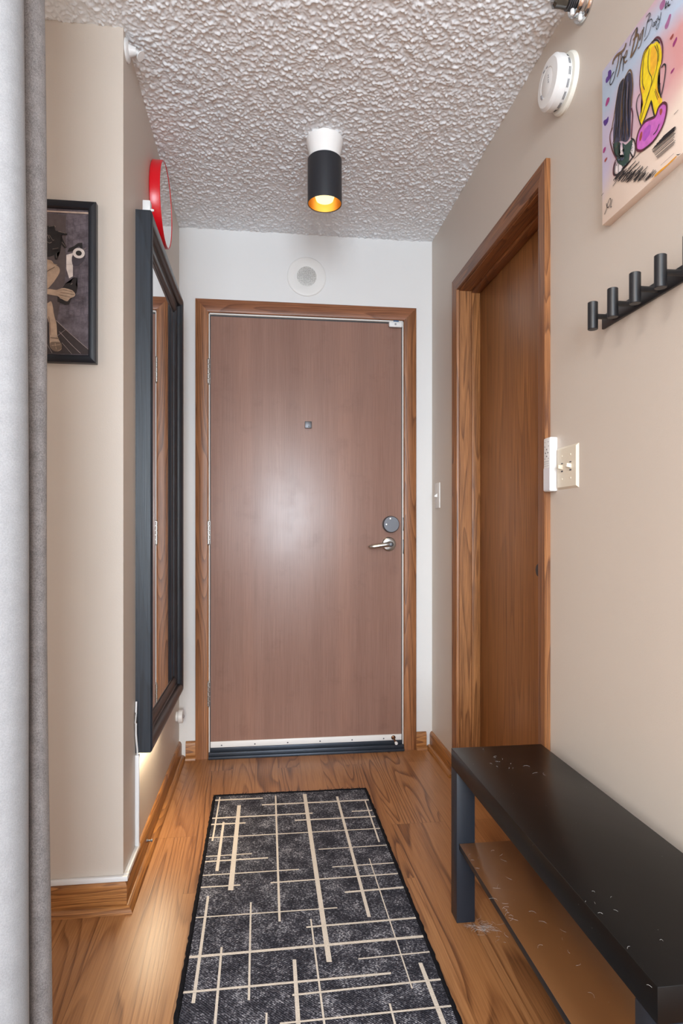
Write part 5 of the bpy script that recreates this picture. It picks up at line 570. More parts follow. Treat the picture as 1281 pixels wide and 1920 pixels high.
d1 = thing('door_1', (0.2, YB, 0.046), 'reddish brown flush wood entry door with lever handle', 'door', kind='structure')
bm = nb(); box(bm, -0.2455, 0.6520, YB, YB + .044, 0.046, 2.036, .0015); part('door_panel', bm, 'entry_door', d1)
bm = nb(); box(bm, -0.2480, 0.6550, YB + .006, YB + .03, 0.046, 2.042); part('gap_fill', bm, 'dark_gap', d1, 'dark fill in the gap around the door')  # dark slab slightly larger than the panel, filling the gap around it
bm = nb(); box(bm, -0.2455, 0.6520, YB - .005, YB + .002, 0.046, 0.0735, .0015)
sw = part('door_sweep', bm, 'aluminium', d1, 'pale metal door sweep')
for k in range(6):
    bm = nb(); cx = -0.195 + k * 0.152; lathe(bm, [(0.0035, 0), (0.003, 0.0015), (0, 0.002)], (cx, YB - .005, 0.056), (0, -1, 0), 12); part('screw', bm, 'gunmetal', sw)
for z0, z1 in ((1.722, 1.833), (0.985, 1.09), (0.243, 0.351)):
    bm = nb(); n = 5; hh = (z1 - z0) / n
    for k in range(n): lathe(bm, [(0.0052, 0), (0.0064, .001), (0.0064, hh - .002), (0.0052, hh - .001)], (-0.2545, YB - .012, z0 + k * hh), (0, 0, 1), 16)
    lathe(bm, [(0.004, 0), (0.0055, .002), (0.003, .006)], (-0.2545, YB - .012, z1), (0, 0, 1), 16); lathe(bm, [(0.003, -.006), (0.0055, -.002), (0.004, 0)], (-0.2545, YB - .012, z0), (0, 0, 1), 16)
    box(bm, -0.2525, -0.2475, YB - .010, YB + .001, z0, z1)
    part('hinge', bm, 'nickel', d1)
bm = nb(); box(bm, 0.189, 0.221, YB - .010, YB, 1.527, 1.559, .002)
pe = part('peephole', bm, 'gunmetal', d1, 'small square grey peephole cover')
bm = nb(); cyl(bm, (0.207, YB - .010, 1.534), (0.207, YB - .0125, 1.534), .003, seg=12); part('catch', bm, 'black_metal', pe)
bm = nb(); lathe(bm, [(0.040, 0), (0.040, .018), (0.0385, .024), (0.036, .026), (0, .026)], (0.5985, YB, 1.0765), (0, -1, 0), 48)
db = part('deadbolt', bm, 'gunmetal', d1, 'round grey deadbolt cover')
for cx, cz in ((0.594, 1.1035), (0.5755, 1.076)):
    bm = nb(); lathe(bm, [(0.0045, 0), (0.004, .0015), (0, .002)], (cx, YB - .026, cz), (0, -1, 0), 14); part('screw', bm, 'nickel', db)
bm = nb(); lathe(bm, [(0.034, 0), (0.034, .006), (0.031, .010), (0.027, .012), (0.0135, .012)], (0.590, YB, 0.982), (0, -1, 0), 48, cap1=False)
lathe(bm, [(0.0135, .011), (0.0135, .045), (0.012, .048), (0, .048)], (0.590, YB, 0.982), (0, -1, 0), 32)
lh = part('door_lever', bm, 'nickel', d1, 'shiny lever door handle')
bm = nb(); tube(bm, [(0.598, YB - .050, 0.983), (0.588, YB - .052, 0.983), (0.565, YB - .054, 0.980), (0.535, YB - .054, 0.9755), (0.512, YB - .052, 0.972), (0.494, YB - .049, 0.9705), (0.486, YB - .046, 0.970)],
     [0.011, 0.0135, 0.0120, 0.0105, 0.0100, 0.0085, 0.004], 20)
part('lever_arm', bm, 'nickel', lh)
bm = nb(); lathe(bm, [(0.010, .048), (0.010, .056), (0.006, .058), (0.0, .058)], (0.590, YB - .010, 0.982), (0, -1, 0), 24); box(bm, 0.5885, 0.5915, YB - .074, YB - .066, 0.973, 0.991, .001); part('lock_button', bm, 'gunmetal', lh)
bm = nb(); lathe(bm, [(0.0105, 0), (0.0105, .004), (0.006, .007), (0.0045, .010), (0.0040, .045)], (0.6115, YB - .005, 0.060), Vector((0.10, -1, -0.28)), 20)
ds = part('door_stop', bm, 'bronze', d1, 'bronze foot stop at the lower right of the door')
bm = nb(); e = Vector((0.6115, YB - .005, 0.060)) + Vector((0.10, -1, -0.28)).normalized() * .042
lathe(bm, [(0.005, 0), (0.0072, .002), (0.0072, .010), (0.005, .012), (0, .012)], e, Vector((0.10, -1, -0.28)), 20); part('stop_tip', bm, 'white_plastic', ds, 'white rubber tip')

# door contact sensor (sits on the door)
t = thing('door_sensor', (0.621, YB, 2.03), 'small white door sensor at the top right corner of the entry door', 'sensor')
bm = nb(); box(bm, 0.588, 0.653, YB - .022, YB - .0105, 2.014, 2.040, .006, seg=3); part('body', bm, 'white_plastic', t)
bm = nb(); lathe(bm, [(0.005, 0), (0.005, .0006), (0, .0006)], (0.619, YB - .022, 2.027), (0, -1, 0), 20); part('button', bm, 'grey_dots', t)
bm = nb(); box(bm, 0.611, 0.636, YB - .016, YB - .0085, 2.040, 2.0475, .001); part('tab', bm, simple('blue tab', srgb(66, 96, 130), .5), t, 'blue adhesive tab')

# speaker disc above the door
t = thing('intercom_speaker', (0.1977, YB, 2.239), 'round wall speaker painted pale grey above the entry door', 'speaker')
bm = nb(); lathe(bm, [(0.092, 0), (0.092, .003), (0.089, .0055), (0.084, .0062), (0.050, .0062), (0.047, .005), (0, .005)], (0.1977, YB, 2.239), (0, -1, 0), 72); part('cover_plate', bm, 'speaker_white', t)
def grille_mat():
    m, nt, p = newmat('perforated grille'); p.inputs['Roughness'].default_value = 0.5
    tc = N(nt, 'ShaderNodeTexCoord'); v = N(nt, 'ShaderNodeTexVoronoi', Scale=230.0); v.inputs['Randomness'].default_value = 0.15
    L(nt, tc, 'Object', v, 'Vector'); r = ramp(nt, [(0.30, srgb(60, 60, 60)), (0.42, srgb(214, 212, 208))]); L(nt, v, 'Distance', r, 'Fac'); L(nt, r, 'Color', p, 'Base Color'); return m
bm = nb(); lathe(bm, [(0.046, .0048), (0.046, .0068), (0.044, .0074), (0, .0078)], (0.1977, YB, 2.239), (0, -1, 0), 48); part('grille', bm, grille_mat(), t)

# ------------------------------------------------------------------ side door (right wall)
t2 = thing('trim_2', (XR, 2.1, 0), 'oak casing and jamb around the side door', 'door frame', kind='structure')
SP = [(0, 0), (0, 0.013), (0.003, 0.016), (0.040, 0.0145), (0.053, 0.012), (0.0545, 0.010), (0.0545, 0)]
bm = nb(); sweep(bm, SP, (XR, 1.668, 0), (XR, 1.668, 2.0985), (0, 1, 0), (-1, 0, 0), m1=1); part('casing_leg', bm, 'oak_trim_z', t2)
bm = nb(); sweep(bm, SP, (XR, 2.5475, 0), (XR, 2.5475, 2.0985), (0, -1, 0), (-1, 0, 0), m1=1); part('casing_leg', bm, 'oak_trim_z', t2)
bm = nb(); sweep(bm, SP, (XR, 1.668, 2.0985), (XR, 2.5475, 2.0985), (0, 0, -1), (-1, 0, 0), m0=1, m1=1); part('casing_head', bm, 'oak_trim_y', t2)
JY0, JY1, JZ = 1.7275, 2.4866, 2.038
bm = nb(); box(bm, XR - .001, 0.925, OY0, JY0, 0, OZ); box(bm, XR - .001, 0.925, JY1, OY1, 0, OZ); part('jamb', bm, 'oak_jamb_z', t2)
bm = nb(); box(bm, XR - .001, 0.925, JY0, JY1, JZ, OZ); part('jamb_head', bm, 'oak_head_y', t2)
bm = nb(); box(bm, 0.851, 0.887, JY1 - .011, JY1, 0, JZ, .001); box(bm, 0.851, 0.887, JY0, JY0 + .011, 0, JZ, .001); part('stop_strip', bm, 'oak_jamb_z', t2)
bm = nb(); box(bm, 0.851, 0.887, JY0 + .011, JY1 - .011, JZ - .011, JZ, .001); part('stop_strip', bm, 'oak_head_y', t2)
d2 = thing('door_2', (0.9, 2.1, 0.008), 'tall flush oak side door in the right wall', 'door', kind='structure')
bm = nb(); box(bm, 0.8875, 0.922, JY0 + .002, JY1 - .002, 0.006, JZ - .002, .001); part('door_panel', bm, 'door_oak', d2)
bm = nb(); lathe(bm, [(0.030, 0), (0.030, .004), (0.026, .008), (0.011, .010), (0.011, .032), (0.022, .038), (0.027, .048), (0.026, .058), (0.018, .066), (0, .068)], (0.8875, 1.788, 0.926), (-1, 0, 0), 40)
part('knob', bm, 'black_metal', d2, 'black round knob mostly hidden by the casing')

# ================================================================== THINGS
# ---- ceiling lamp
LX, LY = 0.2136, 2.198
t = thing('ceiling_lamp', (LX, LY, CH - .005), 'white cone and black cylinder spot lamp on the popcorn ceiling', 'lamp')
bm = nb(); lathe(bm, [(0.063, 0.004), (0.0655, -0.002), (0.0655, -.010), (0.050, -.080), (0.030, -.082)], (LX, LY, CH - .004), (0, 0, 1), 56); part('lamp_base', bm, 'lamp_white', t)
bm = nb(); ZB, ZT = 2.207, 2.366
lathe(bm, [(0.050, ZT - ZB), (0.058, ZT - ZB - .001), (0.0605, ZT - ZB - .004), (0.0610, 0.004), (0.0605, 0.0), (0.0590, 0.0), (0.0585, .004)], (LX, LY, ZB), (0, 0, 1), 64, cap0=True, cap1=False)
sh = part('shade', bm, 'lamp_black', t)
bm = nb(); lathe(bm, [(0.0583, 0.002), (0.0583, .10), (0.045, .125), (0.02, .130)], (LX, LY, ZB), (0, 0, 1), 64, cap0=False, cap1=True); part('reflector', bm, 'gold', sh, 'gold lining')
bm = nb(); lathe(bm, [(0.0, .008), (0.020, .009), (0.030, .014), (0.034, .026), (0.033, .050), (0.022, .085), (0.016, .110), (0.016, .128)], (LX, LY, ZB), (0, 0, 1), 40); part('bulb', bm, 'bulb', t, 'glowing warm bulb')

# ---- wall mirror
MY0, MY1, MZ0, MZ1 = 1.942, 2.690, 0.372, 2.019
t = thing('wall_mirror', (XL, (MY0 + MY1) / 2, MZ0), 'tall black framed mirror hanging on the left hall wall', 'mirror')
FP = [(0, 0), (0, 0.044), (0.003, 0.0475), (0.010, 0.049), (0.020, 0.048), (0.029, 0.044), (0.034, 0.037), (0.036, 0.029), (0.041, 0.026), (0.050, 0.0285), (0.060, 0.027), (0.067, 0.024), (0.070, 0.021), (0.074, 0.0205), (0.076, 0.016), (0.076, 0)]
def stile(p0, p1, ua, mat):
    bm = nb(); sweep(bm, FP, p0, p1, ua, (1, 0, 0), m0=1, m1=1, smooth=False)
    return part('frame_side', bm, mat, t)
stile((XL, MY0, MZ0), (XL, MY0, MZ1), (0, 1, 0), 'frame_black')
stile((XL, MY1, MZ0), (XL, MY1, MZ1), (0, -1, 0), 'frame_black')
stile((XL, MY0, MZ1), (XL, MY1, MZ1), (0, 0, -1), 'frame_inner')
stile((XL, MY0, MZ0), (XL, MY1, MZ0), (0, 0, 1), 'frame_inner')
bm = nb(); box(bm, XL + .002, XL + .0172, MY0 + .070, MY1 - .070, MZ0 + .070, MZ1 - .070); part('mirror_glass', bm, 'mirror', t)

t = thing('plastic_block', (XL + .034, 1.945, MZ1), 'little white plastic block standing on top of the black mirror frame', 'clip')
bm = nb(); box(bm, XL + .020, XL + .043, 1.945, 1.972, MZ1, MZ1 + .032, .002); part('body', bm, 'white_plastic', t)
bm = nb(); lathe(bm, [(0.004, 0), (0.0045, .003), (0.003, .009), (0, .010)], (XL + .043, 1.955, MZ1 + .006), (1, 0, 0), 14); part('peg', bm, 'white_plastic', t)

# ---- red clock
RY, RZ, RR = 2.300, 2.217, 0.1435
t = thing('wall_clock', (XL, RY, RZ - RR), 'round red rimmed clock with glossy face, high on the left wall above the mirror', 'clock')
bm = nb(); lathe(bm, [(RR - .004, 0), (RR, .003), (RR, .034), (RR - .002, .037), (RR - .005, .037), (RR - .006, .033)], (XL, RY, RZ), (1, 0, 0), 96, cap1=False); part('rim', bm, 'red', t)
bm = nb(); lathe(bm, [(RR - .005, .030), (RR - .005, .0355), (0, .0357)], (XL, RY, RZ), (1, 0, 0), 96, smooth=False); part('face', bm, 'clock_face', t, 'glossy pale face')

# ---- framed print on the left front wall
PX0, PX1, PZ0, PZ1 = -0.79, -0.4545, 1.502, 1.9405
t = thing('framed_print', ((PX0 + PX1) / 2, YC, PZ0), 'black framed sepia print of a seated person, half hidden by the curtain', 'picture')
pp = [(0, 0), (0, 0.019), (0.003, 0.021), (0.018, 0.021), (0.0205, 0.018), (0.0205, 0)]
for p0, p1, ua in (((PX0, YC, PZ0), (PX0, YC, PZ1), (1, 0, 0)), ((PX1, YC, PZ0), (PX1, YC, PZ1), (-1, 0, 0)), ((PX0, YC, PZ1), (PX1, YC, PZ1), (0, 0, -1)), ((PX0, YC, PZ0), (PX1, YC, PZ0), (0, 0, 1))):
    bm = nb(); sweep(bm, pp, p0, p1, ua, (0, -1, 0), m0=1, m1=1); part('frame_side', bm, 'print_frame', t)
keys = []
def kidx(k, pre):
    n = pre + k
    if n not in keys: keys.append(n)
    return keys.index(n)
keys.append('pic_bg')
bm = nb(); box(bm, PX0 + .018, PX1 - .018, YC - .0105, YC - .002, PZ0 + .018, PZ1 - .018)
y_front = YC - .0106
cvp = lambda x, z, l: Vector((min(max(x, PX0 + .0195), PX1 - .0195), y_front - l, min(max(z, PZ0 + .0195), PZ1 - .0195)))
for i, (k, pts) in enumerate(PRINT_FILLS): flat_fill(bm, pts, cvp, kidx(k, 'pic_'), 0.0003 + i * .00012, k not in ('tile', 'white', 'rim', 'shade', 'dark', 'bottle', 'cloth'))
b0 = 0.0003 + len(PRINT_FILLS) * .00012
for i, (k, hw, pts) in enumerate(PRINT_STROKES): flat_stroke(bm, pts, hw, cvp, kidx(k, 'pic_'), (0.0007 if k == 'mortar' else b0 + i * .00003))
c = PRINT_ROLL; rr = abs(c[1][0] - c[0][0])
for col, s in (('white', 1.0), ('dark', 0.5)):
    ring = [(c[0][0] + math.cos(a) * rr * s, c[0][1] + math.sin(a) * rr * s * .9) for a in [2 * math.pi * k / 20 for k in range(20)]]
    flat_fill(bm, ring, cvp, kidx(col, 'pic_'), b0 + .001 + (1 - s) * .0004, False)
part('print', bm, list(keys), t, 'sepia photograph print of a seated person holding a dark bottle')

# ---- curtain
def curtain():
    path = [(-0.90, 1.12), (-0.85, 1.03), (-0.79, 1.13), (-0.73, 1.03), (-0.67, 1.13), (-0.60, 1.03), (-0.530, 1.12), (-0.480, 1.060), (-0.440, 1.040), (-0.408, 1.052), (-0.397, 1.085),
            (-0.415, 1.125), (-0.440, 1.165), (-0.442, 1.195), (-0.426, 1.212), (-0.408, 1.202), (-0.4025, 1.182), (-0.4070, 1.165), (-0.422, 1.158), (-0.436, 1.168)]
    pts = smooth_path(path, False, 10); n = len(pts); rows = 25
    bm = nb(); grid = []
    for j in range(rows):
        z = 0.012 + (2.425 - 0.012) * j / (rows - 1); f = 1 - j / (rows - 1)
        row = []
        for i, p in enumerate(pts):
            s = i / (n - 1)
            x = p[0] + f * 0.026 * s + 0.0018 * math.sin(z * 4 + s * 17); y = p[1] - f * 0.012 + 0.003 * math.sin(z * 2.7 + s * 11)
            row.append(bm.verts.new((x, y, z)))
        grid.append(row)
    for j in range(rows - 1):
        for i in range(n - 1):
            f = bm.faces.new((grid[j][i], grid[j][i + 1], grid[j + 1][i + 1], grid[j + 1][i])); f.smooth = True
            f.material_index = 1 if i < 108 else 0  # left folds get the paler cloth colour, painted as lit; the end roll stays grey
    return bm
t = thing('curtain', (-0.65, 1.1, 0.012), 'floor length grey curtain gathered at the far left edge', 'curtain')
o = part('fabric', curtain(), ['curtain', 'curtain_lit'], t)
md = o.modifiers.new('cloth', 'SOLIDIFY'); md.thickness = 0.003; md.offset = 0

# ---- ball-joint wall mount (top left corner)
t = thing('sensor_mount', (XL, 1.816, 2.405), 'white ball joint wall mount at the top of the left wall by the ceiling', 'mount')
o0 = Vector((XL, 1.816, 2.402))
bm = nb(); lathe(bm, [(0.030, 0), (0.030, .004), (0.027, .007), (0.016, .009), (0.0125, .020), (0.0105, .028), (0, .029)], o0, (1, 0, 0), 36); part('base', bm, 'white_plastic', t)
bm = nb(); q = o0 + Vector((.028, 0, -.002)); dv = Vector((.8, -.1, -.75)).normalized()
lathe(bm, [(0, -.006), (0.0065, -.002), (0.0065, .003), (0.004, .006), (0.0035, .016)], q, dv, 20); part('ball_arm', bm, 'white_plastic', t)
bm = nb(); lathe(bm, [(0.014, .015), (0.014, .0175), (0, .0178)], q, dv, 28); part('plate', bm, 'white_plastic', t)

# ---- round motion light near the floor
t = thing('puck_sensor', (XL, 2.822, 0.205), 'small round white sensor low on the left wall by the back corner', 'sensor')
bm = nb(); lathe(bm, [(0.022, -.001), (0.022, .008), (0.019, .010)], (XL, 2.822, 0.222), (1, 0, 0), 36); part('base', bm, 'white_plastic', t)
bm = nb(); lathe(bm, [(0.026, .009), (0.029, .011), (0.029, .026), (0.027, .029), (0, .030)], (XL, 2.822, 0.222), (1, 0, 0), 40); part('body', bm, 'white_plastic', t)
bm = nb(); lathe(bm, [(0.009, .0299), (0.008, .033), (0, .036)], (XL, 2.822, 0.222), (1, 0, 0), 24); part('lens', bm, 'grey_dots', t, 'pale grey lens')

# ---- white cable cover and cord
t = thing('cable_channel', (XL, 1.94, 0.081), 'white cable cover running down the left wall from the black mirror to the corner', 'cable cover')
bm = nb(); box(bm, XL, XL + .012, 1.934, 1.951, 0.0935, 0.368, .002); part('upright_channel', bm, 'white_plastic', t)
bm = nb(); box(bm, XL, XL + .0125, YC + .012, 1.953, 0.0812, 0.0945, .0015); part('side_channel', bm, 'white_plastic', t)
bm = nb(); box(bm, XL, XL + .014, YC - .001, YC + .014, 0.0805, 0.0955, .002); part('corner_cap', bm, 'white_plastic', t)
bm = nb(); box(bm, -1.2, XL + .014, YC - .0125, YC - .0012, 0.0812, 0.0945, .0015)
solo('cable_channel', bm, 'white_plastic', (-0.8, YC, .0812), 'white cable cover lying along the baseboard below the framed print', 'cable cover')
bm = nb(); tube(bm, [(XL + .006, 1.9425, .360), (XL + .006, 1.940, .385), (XL + .006, 1.929, .41), (XL + .006, 1.921, .435), (XL + .006, 1.918, .47), (XL + .005, 1.924, .50), (XL + .004, 1.935, .53)], .0028, 10)
solo('power_cord', bm, 'white_plastic', (XL, 1.93, .37), 'thin white cord running from behind the mirror into the cable cover', 'cord')
bm = nb(); lathe(bm, [(0.005, 0), (0.005, .003), (0.0028, .004), (0.0028, .012), (0.0045, .014), (0.0045, .018), (0, .019)], (XL + .012, 2.06, 0.048), (1, 0, 0), 16)
solo('screw_hook', bm, 'gunmetal', (XL + .012, 2.06, .048), 'tiny dark metal stub on the left baseboard', 'hook')

# ---- smoke detector
t = thing('smoke_detector', (XR, 1.58, 2.17), 'round white smoke detector on the right wall near the ceiling', 'smoke detector')
o0 = (XR, 1.578, 2.243)
bm = nb(); lathe(bm, [(0.073, 0), (0.073, .005), (0.069, .010), (0.060, .012)], o0, (-1, 0, 0), 64); part('mounting_base', bm, simple('aged white plastic', srgb(232, 230, 220), .4), t, 'slightly yellowed base ring')
bm = nb(); lathe(bm, [(0.058, .010), (0.058, .018), (0.0625, .019), (0.0625, .024), (0.066, .026), (0.066, .044), (0.058, .052), (0.036, .054), (0.034, .0525), (0.031, .0540), (0, .0545)], o0, (-1, 0, 0), 64)
bd = part('body', bm, 'white_plastic', t)
for k in range(14):
    a = 2 * math.pi * k / 14
    bm = nb(); 
    for dx in (.0185, .0215):
        a0, a1 = a, a + .30
        c0 = Vector(o0) + Vector((-dx, math.cos(a0) * .0626, math.sin(a0) * .0626)); c1 = Vector(o0) + Vector((-dx, math.cos(a1) * .0626, math.sin(a1) * .0626))
        tube(bm, [c0, (c0 + c1) / 2 + (((c0 + c1) / 2 - Vector(o0)) * 0.012), c1], .0009, 6)
    part('vent_slot', bm, 'dark_dots', bd)
for yy, zz, ll in ((1.592, 2.282, .010), (1.575, 2.281, .008), (1.566, 2.254, .003), (1.566, 2.248, .004), (1.567, 2.242, .003), (1.566, 2.236, .004), (1.61, 2.228, .006), (1.608, 2.222, .008), (1.604, 2.216, .006)):
    bm = nb(); box(bm, XR - .0555, XR - .0530, yy - ll / 2, yy + ll / 2, zz - .0012, zz + .0012); part('print_mark', bm, 'grey_dots', bd)

# ---- chrome wall fitting at the top edge
t = thing('chrome_wall_fitting', (XR, 1.47, 2.35), 'round chrome wall fitting with dark glass neck at the top right by the ceiling', 'wall fitting')
o0 = (XR, 1.475, 2.378)
bm = nb(); lathe(bm, [(0.048, 0), (0.048, .004), (0.045, .010), (0.036, .012)], o0, (-1, 0, 0), 56); part('flange', bm, 'chrome', t)
bm = nb(); lathe(bm, [(0.038, .010), (0.038, .026), (0.035, .030), (0.024, .031)], o0, (-1, 0, 0), 56); part('collar', bm, 'chrome', t)
bm = nb()
for k in range(4): lathe(bm, [(0.020, .029 + k * .005), (0.0235, .0305 + k * .005), (0.0235, .0325 + k * .005), (0.020, .034 + k * .005)], o0, (-1, 0, 0), 32)
part('ribbed_ring', bm, 'gunmetal', t)
bm = nb(); lathe(bm, [(0.018, .048), (0.0225, .052), (0.0215, .066), (0.0225, .080), (0.016, .086), (0, .087)], o0, (-1, 0, 0), 10, smooth=False); part('glass_neck', bm, 'brown_glass', t, 'dark faceted glass')
for dx, dy, dz in ((.016, -.004, -.044), (.036, -.002, -.031)):
    bm = nb(); c0 = Vector(o0) + Vector((-dx, dy, dz)); lathe(bm, [(0.004, .006), (0.0055, 0.004), (0.0055, -.006), (0.003, -.009), (0, -.009)], c0, (0, 0, 1), 16); part('set_screw', bm, 'white_plastic', t, 'small pale knob')

# ---- canvas painting
AY, AX = 1.3635, 0.783
AW, AZ0, AZ1 = 0.46, 1.7575, 2.1175
t = thing('canvas_painting', (XR, AY, AZ0), 'unframed canvas painting of two long haired seated figures with brush lettering on the right wall', 'painting')
ak = ['canvas']
bm = nb(); box(bm, AX, XR + .001, AY - AW, AY, AZ0, AZ1, .002)
def aidx(k):
    n = 'art_' + k
    if n not in ak: ak.append(n)
    return ak.index(n)
cva = lambda y, z, l: Vector((AX - l, min(y, AY), min(max(z, AZ0), AZ1)))
for i, (k, pts) in enumerate(CANVAS_FILLS): flat_fill(bm, pts, cva, aidx(k), .0003 + i * .00004, k != 'white', 3)
for i, (k, hw, pts) in enumerate(CANVAS_STROKES): flat_stroke(bm, pts, hw, cva, aidx(k), .0014 + i * .00001)
part('canvas', bm, list(ak), t)

# ---- coat rack
t = thing('coat_rack', (XR, 1.39, 1.527), 'matt black coat rack with cylinder pegs on the right wall below the painting', 'coat rack')
bm = nb(); box(bm, XR - .006, XR, 0.885, 1.389, 1.524, 1.556, .001); part('rail', bm, 'black_metal', t)
for k in range(6):
    y = 1.3395 - k * 0.0815
    bm = nb(); cyl(bm, (XR - .005, y, 1.5365), (0.752, y, 1.5365), .006, seg=20); cyl(bm, (0.747, y, 1.506), (0.747, y, 1.568), .0112, seg=36, bev=.0008); part('peg', bm, 'black_metal', t)

# ---- remote control in its holder beside the switch
t = thing('remote_control', (XR, 1.645, 1.155), 'slim white remote control mounted between the oak casing and the double switch', 'remote control')
bm = nb(); box(bm, XR - .022, XR + .001, 1.6245, 1.6655, 1.1545, 1.3045, .004, seg=3); part('body', bm, 'white_plastic', t)
bm = nb(); box(bm, XR - .0226, XR - .0215, 1.6265, 1.6635, 1.158, 1.220); part('battery_cover', bm, simple('pale grey plastic', srgb(214, 213, 220), .4), t, 'pale grey lower half')
def dots(spec, name, mat):
    for y, z, r in spec:
        bm = nb(); lathe(bm, [(r, 0), (r, .0006), (0, .0007)], (XR - .0219, y, z), (-1, 0, 0), 12)
        part(name, bm, mat, t)
dots([(1.645 + math.cos(a) * .0075, 1.262 + math.sin(a) * .0095, .0020) for a in (0, math.pi / 2, math.pi, 3 * math.pi / 2)], 'arrow_key', 'dark_dots')
dots([(1.635, 1.292, .0018), (1.655, 1.292, .0018), (1.633, 1.280, .0018), (1.657, 1.280, .0018), (1.634, 1.246, .0018), (1.656, 1.246, .0018)], 'round_key', 'grey_dots')
dots([(1.634 + a * .0075, 1.238 - b * .006, .0014) for a in range(4) for b in range(3)], 'number_key', 'grey_dots')

# ---- double light switch
t = thing('double_light_switch', (XR, 1.564, 1.157), 'ivory double toggle light switch plate beside the remote', 'light switch')
bm = nb(); v0 = [(XR, 1.507, 1.157), (XR, 1.6205, 1.157), (XR, 1.6205, 1.272), (XR, 1.507, 1.272)]; f0 = [(XR - .006, 1.5125, 1.163), (XR - .006, 1.615, 1.163), (XR - .006, 1.615, 1.266), (XR - .006, 1.5125, 1.266)]
A = [bm.verts.new(p) for p in v0]; B = [bm.verts.new(p) for p in f0]; bm.faces.new(A); bm.faces.new(B)
for k in range(4): bm.faces.new((A[k], A[(k + 1) % 4], B[(k + 1) % 4], B[k]))
part('cover_plate', bm, 'ivory_plastic', t)
for y in (1.587, 1.541):
    bm = nb(); prism(bm, [(XR - .006, y - .0045, 1.210), (XR - .006, y - .0045, 1.221), (XR - .018, y - .004, 1.2225), (XR - .019, y - .004, 1.213)], (0, 1, 0), .0095); part('toggle', bm, 'ivory_plastic', t)
    bm = nb(); box(bm, XR - .0066, XR - .0058, y - .005, y + .005, 1.2035, 1.207); box(bm, XR - .0066, XR - .0058, y - .005, y + .005, 1.225, 1.2275); part('toggle_slot', bm, 'dark_dots', t)
    for z in (1.184, 1.246):
        bm = nb(); lathe(bm, [(0.003, 0), (0.0026, .001), (0, .0012)], (XR - .006, y, z), (-1, 0, 0), 12); part('screw', bm, 'ivory_plastic', t)

# ---- small switch near the corner
t = thing('light_switch', (XR, 2.81, 1.15), 'small single toggle switch on the right wall near the back corner', 'light switch')
bm = nb(); box(bm, XR - .006, XR, 2.772, 2.845, 1.151, 1.268, .002); part('cover_plate', bm, 'speaker_white', t)
bm = nb(); prism(bm, [(XR - .006, 2.803, 1.203), (XR - .006, 2.803, 1.219), (XR - .019, 2.804, 1.209), (XR - .018, 2.804, 1.203)], (0, 1, 0), .010); part('toggle', bm, 'white_plastic', t)

# ---- bench
BX0, BX1, BY0, BY1, BZ = 0.509, 0.768, 0.752, 1.652, 0.450
t = thing('bench', ((BX0 + BX1) / 2, (BY0 + BY1) / 2, 0), 'long low black bench table with a shelf against the right wall', 'bench')
bm = nb(); box(bm, BX0, BX1, BY0, BY1, BZ - .050, BZ, .0012)
tp = part('top', bm, 'bench_black', t)
bm = nb(); box(bm, BX0 + .006, BX1 - .006, BY0 + .006, BY1 - .006, BZ - .0512, BZ - .0500); part('underside', bm, 'hardboard', tp, 'raw brown board underneath')
for x0 in (BX0, BX1 - .05):
    for y0 in (BY0, BY1 - .05):
        bm = nb(); box(bm, x0, x0 + .05, y0, y0 + .05, 0, BZ - .0505, .001); part('leg', bm, 'bench_leg', t)
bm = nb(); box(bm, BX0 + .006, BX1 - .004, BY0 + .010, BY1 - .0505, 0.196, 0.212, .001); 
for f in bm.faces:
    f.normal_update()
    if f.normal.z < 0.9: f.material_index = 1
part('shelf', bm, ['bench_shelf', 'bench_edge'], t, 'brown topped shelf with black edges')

# ---- lint by the bench leg (strands, uncountable)
bm = nb(); rnd = random.Random(11)
def strands(n, cx, cy, cz, sx, sy, ln):
    for _ in range(n):
        x, y = cx + rnd.gauss(0, sx), cy + rnd.gauss(0, sy); a = rnd.uniform(0, 6.28); k = rnd.uniform(-1.2, 1.2); l = ln * rnd.uniform(.4, 1)
        tube(bm, [(x + math.cos(a + k * s) * l * s, y + math.sin(a + k * s) * l * s, cz + .0004 + .001 * math.sin(s * 3)) for s in (0, .33, .66, 1)], .00013, 4)
strands(60, 0.575, 1.575, 0.0, .014, .010, .03); strands(14, 0.548, 1.592, 0.0, .01, .006, .012); strands(5, 0.60, 1.53, 0, .01, .01, .012)
solo('floor_lint', bm, simple('pale lint', srgb(200, 198, 196), .9), (0.575, 1.575, 0), 'wisps of pale lint on the floor by the far bench leg', 'lint', kind='stuff')
bm = nb(); strands(9, 0.527, 1.30, .2122, .006, .02, .022); strands(8, 0.55, 1.50, .2122, .02, .06, .02); strands(12, 0.60, 1.25, .2122, .04, .12, .02)
solo('shelf_lint', bm, bpy.data.materials['pale lint'], (0.53, 1.3, .212), 'wisps of pale lint on the black bench shelf', 'lint', kind='stuff')
bm = nb(); strands(12, 0.60, 1.55, .4502, .03, .05, .010); strands(9, 0.535, 0.90, .4502, .02, .06, .008); strands(3, .66, 1.45, .4502, .02, .03, .02)
solo('bench_lint', bm, bpy.data.materials['pale lint'], (0.6, 1.4, .45), 'hairs and lint on the black bench top', 'lint', kind='stuff')

